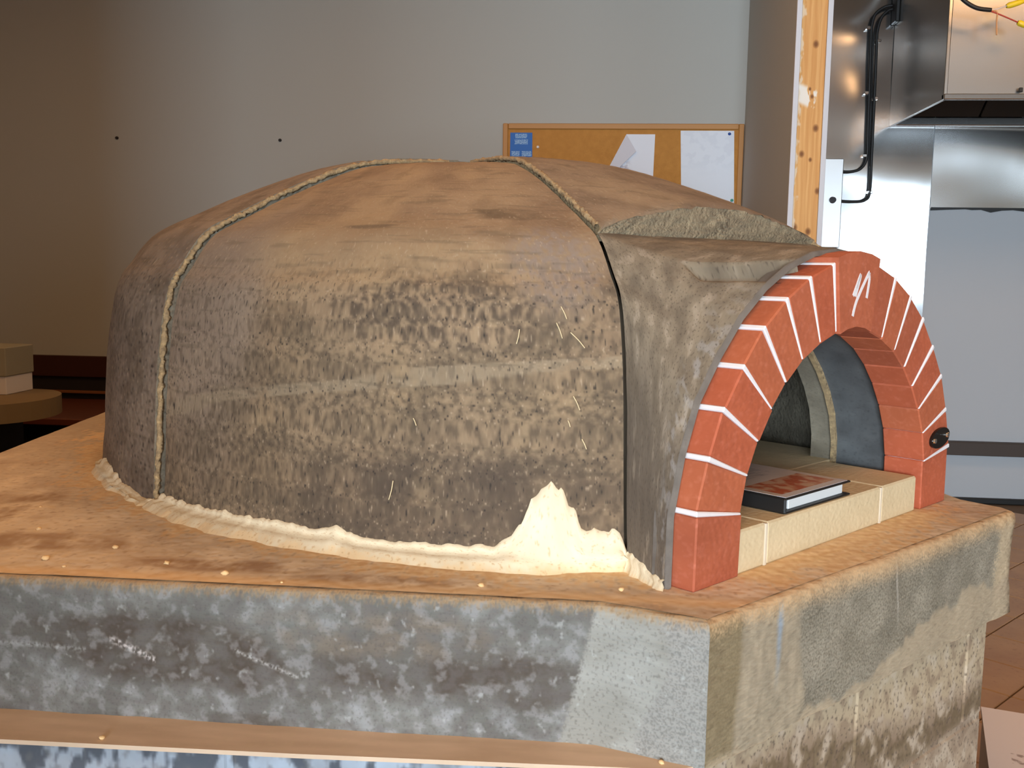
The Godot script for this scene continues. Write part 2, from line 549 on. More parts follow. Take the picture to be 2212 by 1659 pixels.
func build_slab():
	var root = thing("concrete_slab", "thick grey concrete slab with tan dusty top carrying the oven", "slab", Vector3.ZERO)
	var cs := []
	for c in SLAB:
		cs.append(Vector3(c[0], SLAB_Y, c[1]))
	var o = outline(cs, 0.02)
	var lo := 0.907
	var rows := []
	for k in 9:
		rows.append([lerpf(lo, 1.082, k / 8.0), 0.0, 1.0 - 0.9 * k / 8.0])
	rows.append([1.094, -0.003, 0.05])
	rows.append([1.0985, -0.009, 0.02])
	rows.append([1.0975, -0.03, 0.0])
	# front and its corner facet share a texture
	var tf := paint(900, 120, func(u, v):
		var x: float = lerpf(-1.25, 0.142, u)
		var q := na.get_noise_2d(u * 9, v * 2)
		var g := nb.get_noise_2d(u * 230, v * 26)
		var c := rgb(128, 126, 119).lerp(rgb(107, 104, 97), clampf(0.5 + q * 1.2, 0, 1))
		c = c.lerp(rgb(155, 155, 153), clampf((na.get_noise_2d(u * 14 + 7, v * 2 + 3) - 0.05) * 1.6, 0, 0.8) * smoothstep(0.25, 0.9, v))
		var br := clampf(0.5 + 1.4 * na.get_noise_2d(u * 22 + 3, v * 4), 0, 1)
		var dark: float = spot(x, v, -0.63, 0.47, 0.12, 0.30) + spot(x, v, -0.52, 0.52, 0.11, 0.28) + 0.7 * spot(x, v, -0.24, 0.45, 0.16, 0.34) + 0.7 * spot(x, v, -0.10, 0.6, 0.13, 0.24) + 0.5 * spot(x, v, -0.40, 0.65, 0.14, 0.2) + 0.6 * spot(x, v, -0.72, 0.4, 0.12, 0.16) + 0.7 * spot(x, v, -0.47, 0.97, 0.07, 0.07)
		c = c.lerp(rgb(81, 70, 60), clampf(dark, 0, 1) * (0.5 + 0.5 * br))
		var mo := na.get_noise_2d(u * 44 + 80, v * 6)
		c = c.lerp(rgb(104, 96, 92), clampf((mo - 0.02) * 1.4, 0, 0.45))
		c = c.lerp(rgb(168, 164, 164), clampf((-mo - 0.10) * 1.4, 0, 0.4))
		c = c.lerp(rgb(140, 124, 106), 0.5 * spot(x, v, -0.3, 0.3, 0.2, 0.2) * br)
		# scraped light lines
		var l1 := absf((v - 0.57) - (x + 0.435) * 1.9)
		if x > -0.49 and x < -0.40:
			c = c.lerp(rgb(195, 190, 183), smoothstep(0.03, 0.0, l1 + 0.02 * g) * clampf(0.5 + 1.8 * g, 0, 0.85))
		if x < -0.70:
			c = c.lerp(rgb(167, 165, 160), smoothstep(0.035, 0.0, absf(v - 0.5 - (x + 0.8) * 0.15) + 0.01 * g) * clampf(0.4 + 1.2 * g, 0, 0.6))
		if x > -0.665 and x < -0.60:
			c = c.lerp(rgb(199, 188, 181), smoothstep(0.05, 0.0, absf(v - 0.5 - (x + 0.63) * 2.2)) * clampf(0.4 + g * 2, 0, 1))
		# cement patch at the corner
		var edge: float = x - (-0.005 - 0.045 * v) - 0.006 * g
		var patch := smoothstep(0.0, 0.008, edge)
		c = c.lerp(rgb(148, 144, 134).lerp(rgb(160, 157, 148), clampf(0.5 + q * 2, 0, 1)), patch)
		var rough := smoothstep(0.0, 0.012, x - 0.068 - 0.02 * sin(v * 5.0))
		c = c.lerp(rgb(155, 151, 143), rough)
		c = c.lerp(rgb(97, 94, 89), rough * clampf((g - 0.12) * 2.0, 0, 0.4))
		c = c.lerp(rgb(190, 190, 185), clampf((nb.get_noise_2d(u * 60 + 50, v * 7) - 0.50) * 3, 0, 0.45))
		c = c.lerp(rgb(181, 146, 104), smoothstep(0.10, 0.0, v + 0.05 * g))
		return c.lerp(rgb(79, 73, 67), clampf((-g - 0.25) * 1.6, 0, 0.28)))
	var tr := paint(720, 128, func(u, v):
		var q := na.get_noise_2d(u * 7 + 20, v * 2)
		var g := nb.get_noise_2d(u * 190, v * 42 + 40)
		var c := rgb(152, 141, 122).lerp(rgb(130, 120, 102), clampf(0.5 + q * 1.2, 0, 1))
		c = c.lerp(rgb(86, 76, 60), clampf((g - 0.12) * 1.8, 0, 0.42))
		c = c.lerp(rgb(178, 166, 146), clampf((-g - 0.18) * 1.8, 0, 0.4))
		# olive strip at the near corner, then a smooth cement patch with bluish runs
		c = c.lerp(rgb(132, 112, 78), smoothstep(0.075, 0.06, u - 0.012 * sin(v * 4.0)) * 0.7)
		var pt: float = smoothstep(0.06, 0.075, u + 0.02 * (v - 0.5)) * smoothstep(0.215, 0.20, u - 0.03 * v)
		c = c.lerp(rgb(172, 154, 128).lerp(rgb(158, 142, 118), clampf(0.5 + 1.5 * na.get_noise_2d(u * 40, v * 3), 0, 1)), pt * 0.92)
		c = c.lerp(rgb(150, 158, 166), pt * smoothstep(0.012, 0.0, absf(u - 0.165 + 0.01 * v)) * smoothstep(0.75, 0.2, v))
		c = c.lerp(rgb(196, 186, 172), smoothstep(0.006, 0.0, absf(u - 0.49 - 0.035 * v)) * smoothstep(0.8, 0.3, v) * 0.6)
		# far corner patch
		c = c.lerp(rgb(190, 168, 136), smoothstep(0.87, 0.89, u + 0.03 * g) * smoothstep(1.1, 0.8, v))
		# smear rising from the bottom edge
		var sm: float = v - (0.95 - 0.34 * smoothstep(0.25, 0.75, u)) - 0.14 * na.get_noise_2d(u * 9 + 2, v) + 0.03 * g
		c = c.lerp(rgb(176, 156, 128), smoothstep(0.0, 0.06, sm) * 0.85)
		return c.lerp(rgb(204, 166, 122), smoothstep(0.14 + 0.16 * u * (1.0 - u) * 3.0, 0.0, v + 0.06 * g + 0.04 * q)))
	var mf := textured(tf, 0.95)
	var mr := textured(tr, 0.95)
	for m in [mf, mr]:
		m.normal_enabled = true
		m.normal_texture = M.rough_n
		m.normal_scale = 0.25
	var fa = o[2][0]; var fb = o[2][2]; var fc = o[2][4]
	var st := newst()
	side_strip(st, o[0].slice(fa, fb + 1), o[1].slice(fa, fb + 1), 0.0, 1.0, rows, 0.002)
	put("front_face", done(st), mf, root)
	st = newst()
	side_strip(st, o[0].slice(fb, fc + 3), o[1].slice(fb, fc + 3), 0.0, 1.0, rows, 0.0035)
	put("mouth_side_face", done(st), mr, root)
	st = newst()
	side_strip(st, o[0].slice(fc + 2), o[1].slice(fc + 2), 0.0, 6.0, rows, 0.003)
	put("rear_face", done(st), M.raw, root)
	var tt := paint(720, 640, func(u, v):
		var x: float = u * 2.5 - 1.6
		var z: float = v * 2.3 - 3.35
		var q := na.get_noise_2d(x * 3, z * 5)
		var q2 := na.get_noise_2d(x * 10 + 4, z * 6.5)
		var g := nb.get_noise_2d(x * 60, z * 34)
		var c := rgb(226, 206, 182).lerp(rgb(206, 184, 160), clampf(0.5 + q * 1.3, 0, 1))
		c = c.lerp(rgb(182, 152, 126), clampf((q2 - 0.14) * 1.2, 0, 0.4))
		c = c.lerp(rgb(242, 220, 192), clampf((-q2 - 0.10) * 1.5, 0, 0.7))
		c = c.lerp(rgb(230, 204, 168), clampf((g - 0.36) * 3.0, 0, 0.6))
		c = c.lerp(rgb(128, 94, 68), clampf((-g - 0.36) * 2.0, 0, 0.25))
		# bare grey concrete towards the rear edge
		c = c.lerp(rgb(158, 138, 116), smoothstep(-1.75, -2.6, z + 0.25 * q) * 0.8)
		# damp brown stains
		var st1: float = spot(x, z, -1.02, -1.62, 0.05, 0.16) + spot(x, z, -0.55, -1.34, 0.16, 0.035) + spot(x, z, -0.30, -1.30, 0.14, 0.03) + 0.8 * spot(x, z, -0.85, -1.42, 0.16, 0.05)
		c = c.lerp(rgb(158, 124, 96), clampf(st1, 0, 1) * clampf(0.45 + 1.4 * q2 + 0.5 * g, 0, 0.75))
		# clay crumbled off round the foot of the dome
		var lx: float = (x - OVEN_AT.x) * 0.647 - (z - OVEN_AT.z) * 0.762
		var lz: float = (x - OVEN_AT.x) * 0.762 + (z - OVEN_AT.z) * 0.647
		var rho := Vector2(lx / D_SIDE, (lz - DC) / D_FRONT).length()
		var spill := smoothstep(0.0, 0.08, 0.135 + 0.10 * q2 + 0.06 * g - (rho - 1.0)) * smoothstep(0.9, 1.02, rho)
		c = c.lerp(rgb(246, 214, 166).lerp(rgb(228, 188, 140), clampf(0.5 + 1.5 * g, 0, 1)), spill * 0.85)
		# clay spilled along the front edge
		c = c.lerp(rgb(238, 200, 152), smoothstep(0.035, 0.0, absf(z + 1.275 + 0.012 * q2)) * 0.75)
		return c)
	var mt := textured(tt, 0.95)
	mt.normal_enabled = true
	mt.normal_texture = M.shell_n
	mt.normal_scale = 0.2
	var tp := []
	for i in o[0].size() - 1:
		tp.append(o[0][i] - o[1][i] * 0.012)
	put("dusty_top", top_cover(tp, 1.1003), mt, root)
	var pg := PackedVector2Array()
	for c in SLAB:
		pg.append(Vector2(-0.35 + (c[0] + 0.35) * 0.98, -(-2.3 + (c[1] + 2.3) * 0.98)))
	var ub = put("underside", plate(pg, 0.02), M.raw, root, Vector3(0, lo, 0))
	ub.rotation_degrees.x = -90

func build_stand():
	var root = thing("block_stand", "concrete block stand with tan ledge under the slab", "stand", Vector3.ZERO)
	# core
	var core := PackedVector2Array()
	for c in STAND:
		core.append(Vector2(-0.35 + (c[0] + 0.35) * 0.93, -(-2.3 + (c[1] + 2.3) * 0.93)))
	var cm = put("core", plate(core, 0.89), M.raw, root, Vector3(0, 0.0, 0))
	cm.rotation_degrees.x = -90
	# painted faces: unfolded along the outline
	var tf := paint(520, 220, func(u, v):
		var q := na.get_noise_2d(u * 12 + 5, v * 5)
		var g := nb.get_noise_2d(u * 60, v * 26)
		var c := rgb(176, 184, 194).lerp(rgb(150, 154, 160), clampf(0.5 + q, 0, 1))
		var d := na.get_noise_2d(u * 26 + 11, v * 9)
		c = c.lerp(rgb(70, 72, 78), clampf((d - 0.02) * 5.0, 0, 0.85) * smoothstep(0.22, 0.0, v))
		return c.lerp(rgb(110, 108, 106), clampf((g - 0.2) * 2, 0, 0.5)))
	var tr := paint(560, 440, func(u, v):
		# u along the face 0.86 m, v down 0.9 m from the slab
		var q := na.get_noise_2d(u * 6 + 31, v * 7)
		var q2 := na.get_noise_2d(u * 15 + 8, v * 12)
		var g := nb.get_noise_2d(u * 80, v * 80)
		var c := rgb(176, 152, 126).lerp(rgb(158, 136, 114), clampf(0.5 + q, 0, 1))
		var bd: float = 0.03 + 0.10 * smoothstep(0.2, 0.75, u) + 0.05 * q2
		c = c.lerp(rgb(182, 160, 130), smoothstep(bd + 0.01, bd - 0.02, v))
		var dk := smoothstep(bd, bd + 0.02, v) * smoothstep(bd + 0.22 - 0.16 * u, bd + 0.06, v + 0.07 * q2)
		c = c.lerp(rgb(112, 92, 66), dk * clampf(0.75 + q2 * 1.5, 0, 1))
		c = c.lerp(rgb(136, 112, 90), clampf((q2 - 0.1) * 2.0, 0, 0.6))
		c = c.lerp(rgb(204, 186, 164), clampf((-q2 - 0.15) * 2.0, 0, 0.5))
		return c.lerp(rgb(84, 70, 58), clampf((g - 0.28) * 2.5, 0, 0.6)))
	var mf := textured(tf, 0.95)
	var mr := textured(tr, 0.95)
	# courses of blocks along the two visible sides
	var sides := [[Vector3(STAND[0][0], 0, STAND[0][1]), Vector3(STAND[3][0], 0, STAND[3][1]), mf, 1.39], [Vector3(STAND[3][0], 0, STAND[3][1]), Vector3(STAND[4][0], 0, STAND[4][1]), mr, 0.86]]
	for s in sides:
		var a: Vector3 = s[0]
		var b: Vector3 = s[1]
		var d := (b - a).normalized()
		var nr := Vector3(-d.z, 0, d.x)
		if nr.dot(a - Vector3(-0.35, 0, -2.3)) < 0:
			nr = -nr
		var len := a.distance_to(b)
		var uvf := func(p): return Vector2((p - a).dot(d) / len, (0.905 - p.y) / 0.9)
		for course in 5:
			var y1 := 0.903 - course * 0.19
			var y0: float = max(0.0, y1 - 0.182)
			var x := -0.19 * (course % 2)
			while x < len - 0.02:
				var x0: float = max(0.0, x)
				var x1: float = min(len, x + 0.384)
				if x1 - x0 > 0.02:
					var st := newst(false)
					var p0 := a + d * x0
					var p1 := a + d * x1
					var c := []
					for y in [y0, y1]:
						for e in [[p0, -0.14], [p1, -0.14], [p1, 0.0], [p0, 0.0]]:
							var w: Vector3 = e[0] + nr * e[1]
							c.append(Vector3(w.x, y, w.z))
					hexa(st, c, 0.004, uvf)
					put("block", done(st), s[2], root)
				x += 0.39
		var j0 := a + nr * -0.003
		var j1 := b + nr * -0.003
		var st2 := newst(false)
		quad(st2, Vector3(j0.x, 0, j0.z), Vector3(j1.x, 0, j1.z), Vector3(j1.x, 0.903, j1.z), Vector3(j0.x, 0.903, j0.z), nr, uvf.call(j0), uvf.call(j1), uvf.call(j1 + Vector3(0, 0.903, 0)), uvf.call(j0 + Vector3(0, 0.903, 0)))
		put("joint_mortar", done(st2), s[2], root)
	# ledge with tan dust
	var lg := PackedVector2Array()
	for c in STAND:
		lg.append(Vector2(c[0], -c[1]))
	var lt := paint(560, 400, func(u, v):
		var q := na.get_noise_2d(u * 12 + 60, v * 60)
		var g := nb.get_noise_2d(u * 120, v * 120)
		var c := rgb(222, 194, 166).lerp(rgb(206, 178, 150), clampf(0.5 + q, 0, 1))
		return c.lerp(rgb(214, 188, 156), clampf((g - 0.3) * 3, 0, 0.5)))
	var l = put("ledge", plate(lg, 0.006), textured(lt, 0.95), root, Vector3(0, 0.902, 0))
	l.rotation_degrees.x = -90

# ------------------------------------------------------------------ the oven
func prof(t: float) -> Vector2:
	t = clampf(t, 0.0, 10.0)
	var i: int = min(int(t), 9)
	var k := t - i
	var g := func(a, j): return a[clampi(j, 0, 10)]
	var r := cubic_interpolate(RHO[i], RHO[i + 1], g.call(RHO, i - 1), g.call(RHO, i + 2), k)
	var y := cubic_interpolate(HGT[i], HGT[i + 1], g.call(HGT, i - 1), g.call(HGT, i + 2), k)
	return Vector2(r, y)

func rr(th: float) -> float:
	var c := cos(th) / (D_FRONT if cos(th) > 0 else D_BACK)
	var s := sin(th) / D_SIDE
	return 1.0 / sqrt(c * c + s * s)

# local: x across, y up, z towards the mouth
func dome0(th: float, t: float) -> Vector3:
	var p := prof(t)
	var r := rr(th) * p.x
	return Vector3(r * sin(th), p.y, DC + r * cos(th))

func dome(th: float, t: float, off := 0.0) -> Vector3:
	var p := dome0(th, t)
	var t2: float = clampf(t, 0.02, 9.9)
	var du := dome0(th + 0.01, t2) - dome0(th - 0.01, t2)
	var dv := dome0(th, min(t2 + 0.05, 10.0)) - dome0(th, t2 - 0.05)
	var n := du.cross(dv).normalized()
	if n.dot(p - Vector3(0, 0.1, DC)) < 0:
		n = -n
	if n.length() < 0.5:
		n = Vector3.UP
	return p + n * off

var arc_of := []
func arc(t: float) -> float:
	if arc_of.is_empty():
		var s := 0.0
		var prev := prof(0)
		for i in 101:
			var p := prof(i / 10.0)
			s += Vector2((p.x - prev.x) * 0.85, p.y - prev.y).length()
			arc_of.append(s)
			prev = p
		for i in 101:
			arc_of[i] /= s
	return arc_of[clampi(int(round(t * 10)), 0, 100)]

func panel(tha: float, thb: float, t0: float, t1: float, off: float, ga: float, gb: float, thick: float, nth: int, nt: int, m_out, called, root):
	# angles in degrees; ga, gb = gap in metres left at each end
	var P := []
	var Q := []
	var U := []
	for i in nth + 1:
		var u := float(i) / nth
		var pc := []
		var qc := []
		var uc := []
		for j in nt + 1:
			var t := lerpf(t0, t1, float(j) / nt)
			var r: float = max(prof(t).x * 0.8, 0.07)
			var th := lerpf(deg_to_rad(tha) + ga / r, deg_to_rad(thb) - gb / r, u)
			var p := dome0(th, t)
			var wob := na.get_noise_3d(p.x * 3 + 7, p.y * 3, p.z * 3) * 0.004 + nb.get_noise_3d(p.x * 22, p.y * 22, p.z * 22) * 0.0012
			pc.append(dome(th, t, off + wob))
			qc.append(dome(th, t, off - thick))
			uc.append(Vector2(u, 1.0 - arc(t)))
		P.append(pc)
		Q.append(qc)
		U.append(uc)
	var mid := Vector3(0, 0.1, DC)
	var st := newst()
	grid(st, P, U, mid)
	st.set_material(m_out)
	var mesh := done(st)
	st = newst(false)
	grid(st, Q, U, mid, true)
	for i in [0, nth]:
		var out: Vector3 = (P[i][1] - P[nth - i][1])
		for j in nt:
			quad(st, P[i][j], P[i][j + 1], Q[i][j + 1], Q[i][j], out)
	for j in [0, nt]:
		for i in nth:
			quad(st, P[i][j], P[i + 1][j], Q[i + 1][j], Q[i][j], Vector3.DOWN if j == 0 else (mid + Vector3.UP * 2 - P[i][j]))
	st.set_material(M.raw)
	mesh = done(st, mesh)
	return put(called, mesh, null, root)

# a lumpy rope of mortar along a joint: x = metres across from the joint angle, off = height over the shell
func rope(th_deg: float, t0: float, t1: float, x: float, off: float, rad: float, m, called, root, seedv: float):
	var st := newst()
	var n := int((t1 - t0) * 22)
	var P := []
	var path := []
	for i in n + 1:
		var t := lerpf(t0, t1, float(i) / n)
		var r: float = max(prof(t).x * 0.8, 0.07)
		path.append(dome(deg_to_rad(th_deg) + (x + 0.0015 * nb.get_noise_2d(i * 0.3, seedv)) / r, t, off + 0.002 * nb.get_noise_2d(i * 0.35, seedv + 9)))
	for i in n + 1:
		var d: Vector3 = (path[min(i + 1, n)] - path[max(i - 1, 0)]).normalized()
		var e1 := d.cross(path[i] - Vector3(0, 0.05, DC)).normalized()
		var e2 := d.cross(e1)
		var ring := []
		for k in 9:
			var a := TAU * k / 8
			var rr2 := rad * (1.0 + 0.9 * nb.get_noise_3d(i * 0.42, cos(a) * 1.2 + seedv, sin(a) * 1.2))
			ring.append(path[i] + (e1 * cos(a) + e2 * sin(a)) * rr2)
		ring[8] = ring[0]
		P.append(ring)
	for i in n:
		for k in 8:
			quad(st, P[i][k], P[i + 1][k], P[i + 1][k + 1], P[i][k + 1], P[i][k] - path[i])
	return put(called, done(st), m, root)

# dark filling down in a joint
func gap_fill(th_deg: float, t0: float, t1: float, x0: float, x1: float, depth: float, m, called, root):
	var st := newst()
	var P := []
	var U := []
	for i in 81:
		var t := lerpf(t0, t1, i / 80.0)
		var r: float = max(prof(t).x * 0.8, 0.07)
		var th := deg_to_rad(th_deg)
		P.append([dome(th + x0 / r, t, depth - 0.03), dome(th + x0 / r, t, depth), dome(th + x1 / r, t, depth), dome(th + x1 / r, t, depth - 0.03)])
		U.append([Vector2(), Vector2(), Vector2(), Vector2()])
	grid(st, P, U, Vector3(0, 0.1, DC))
	return put(called, done(st), m, root)

func dome_texture(w: int, h: int, ta: float, tb: float, near: bool, cool: float, sd: float) -> ImageTexture:
	return paint(w, h, func(u, v):
		var th: float = lerpf(ta, tb, u)
		var x: float = th * 0.0133 + sd                    # metres along the shell, roughly
		var y: float = (1.0 - v) * 1.26                    # metres up the shell
		var q := na.get_noise_2d(x * 2.6, y * 3.0)
		var q2 := na.get_noise_2d(x * 7 + 30, y * 10)
		var q3 := nb.get_noise_2d(x * 62 + 11, y * 48)
		var g := nb.get_noise_2d(x * 120, y * 70)
		var c := rgb(157, 131, 101).lerp(rgb(135, 110, 85), clampf(0.5 + q * 1.4, 0, 1))
		c = c.lerp(rgb(170, 142, 106), clampf((na.get_noise_2d(x * 4 + 3, y * 5 + 9) - 0.02) * 1.5, 0, 0.6))
		c = c.lerp(rgb(135, 121, 110).lerp(rgb(107, 97, 90), clampf(0.5 + q2 * 1.5, 0, 1)), cool)
		c = c.lerp(rgb(104, 83, 61), clampf((q2 - 0.06) * 1.1, 0, 0.5) * 0.6)
		if near:
			# greyer, cleaner concrete towards the rear joint
			c = c.lerp(rgb(139, 123, 109), spot(th, y, -81, 0.36, 13, 0.34) * 0.65)
			c = c.lerp(rgb(161, 135, 101), spot(th, y, -60, 0.50, 20, 0.12) * 0.45)
			# darker form-faced concrete low down, with an irregular upper outline
			var lowline: float = 0.30 + 0.09 * smoothstep(-78.0, -52.0, th) + 0.09 * q + 0.05 * q2 - 0.14 * smoothstep(-68.0, -86.0, th)
			c = c.lerp(rgb(104, 88, 69), smoothstep(lowline + 0.05, lowline - 0.06, y) * clampf(0.60 + 0.45 * q3 + 0.5 * q2, 0.1, 1))
			c = c.lerp(rgb(83, 69, 56), spot(th, y, -42, 0.06, 24, 0.11) * clampf(0.6 + 0.7 * q2, 0, 1))
			c = c.lerp(rgb(88, 74, 60), spot(th, y, -45, 0.365, 14, 0.06) * clampf(0.40 + 0.9 * q3 + 0.4 * q2, 0, 1))
			# pale grey bloom near the front joint
			c = c.lerp(rgb(141, 125, 113), spot(th, y, -31.5, 0.455, 5.5, 0.10) * clampf(0.7 + 1.2 * q3, 0, 1) * 0.75)
			c = c.lerp(rgb(93, 78, 62), spot(th, y, -56, 0.545, 5, 0.012) * 0.6)
			c = c.lerp(rgb(96, 78, 58), spot(th, y, -36, 0.60, 9, 0.03) * clampf(0.4 + 1.5 * q2, 0, 1) * 0.7)
			# form line, broken in places
			var s: float = (th + 88.0) / 61.0
			var band: float = 0.177 + 0.121 * s + 0.045 * s * (1.0 - s)
			var bw := smoothstep(0.0125, 0.0085, absf(y - band))
			c = c.lerp(rgb(154, 135, 109), bw * clampf(0.72 + 0.6 * q3, 0.2, 0.9) * smoothstep(-0.35, 0.0, q2 + 0.2))
		# streaks along the form
		c = c.lerp(rgb(96, 82, 64), clampf((nb.get_noise_2d(x * 5 + 70, y * 55) - 0.28) * 1.6, 0, 0.3))
		# speckle, pores and lime spots
		var lower := smoothstep(0.50, 0.36, y)
		c = c.lerp(rgb(79, 65, 51), clampf((q3 - 0.14) * 1.6, 0, 0.35) * lower)
		c = c.lerp(rgb(164, 143, 113), clampf((-q3 - 0.24) * 1.4, 0, 0.18))
		c = c.lerp(rgb(46, 39, 33), clampf((g - 0.46) * 7.0, 0, 0.8) * lower)
		return c.lerp(rgb(184, 161, 133), clampf((-g - 0.50) * 7.0, 0, 0.6)))

func fillet_rows():
	return [[-124.0, 0.010, 0.004], [-118.0, 0.03, 0.022], [-112.0, 0.034, 0.03], [-104.0, 0.024, 0.030], [-98.0, 0.012, 0.024], [-92.0, 0.008, 0.03], [-90.4, 0.012, 0.04], [-89.6, 0.030, 0.045], [-80.5, 0.026, 0.056], [-70.8, 0.031, 0.054], [-61.5, 0.036, 0.052], [-56.2, 0.037, 0.05], [-51.5, 0.032, 0.05], [-46.2, 0.030, 0.05], [-41.2, 0.032, 0.049], [-38.5, 0.037, 0.046], [-36.6, 0.056, 0.043], [-35.8, 0.082, 0.041], [-34.2, 0.104, 0.038], [-32.8, 0.125, 0.034], [-31.9, 0.118, 0.031], [-31.2, 0.09, 0.03], [-30.0, 0.073, 0.026], [-28.8, 0.068, 0.022], [-27.4, 0.075, 0.02], [-26.4, 0.062, 0.018], [-25.6, 0.02, 0.012]]

func t_of_height(y: float) -> float:
	for i in 10:
		if y <= HGT[i + 1]:
			return i + (y - HGT[i]) / (HGT[i + 1] - HGT[i])
	return 10.0

var K0 := []
var K1 := []
func hood_curves():
	# K0: where the front section leaves the dome; K1: the rim behind the bricks
	var rim := [[0.425, 0.0], [0.424, 0.10], [0.402, 0.185], [0.372, 0.255], [0.325, 0.315], [0.272, 0.369], [0.213, 0.411], [0.148, 0.443], [0.075, 0.464], [0.0, 0.471]]
	var poly := []
	for p in rim:
		poly.append(Vector3(-p[0], p[1], -0.036))
	for k in range(rim.size() - 2, -1, -1):
		poly.append(Vector3(rim[k][0], rim[k][1], -0.036))
	var cum := [0.0]
	for i in range(1, poly.size()):
		cum.append(cum[-1] + poly[i].distance_to(poly[i - 1]))
	var n := 240
	var tl := t_of_height(0.483)
	var th := deg_to_rad(TH1 + 0.14)
	var corner := dome(th, tl, 0.003)
	for i in n + 1:
		var l := float(i) / n
		var d: float = l * cum[-1]
		var k := 0
		while k < poly.size() - 2 and cum[k + 1] < d:
			k += 1
		K1.append(poly[k].lerp(poly[k + 1], (d - cum[k]) / (cum[k + 1] - cum[k])))
		var e := l if l <= 0.5 else 1.0 - l
		var p: Vector3
		if e < 0.34:
			p = dome(th, tl * pow(e / 0.34, 0.9), 0.003)
		else:
			p = corner.lerp(Vector3(0, corner.y, corner.z), (e - 0.34) / 0.16)
		if l > 0.5:
			p.x = -p.x
		K0.append(p)

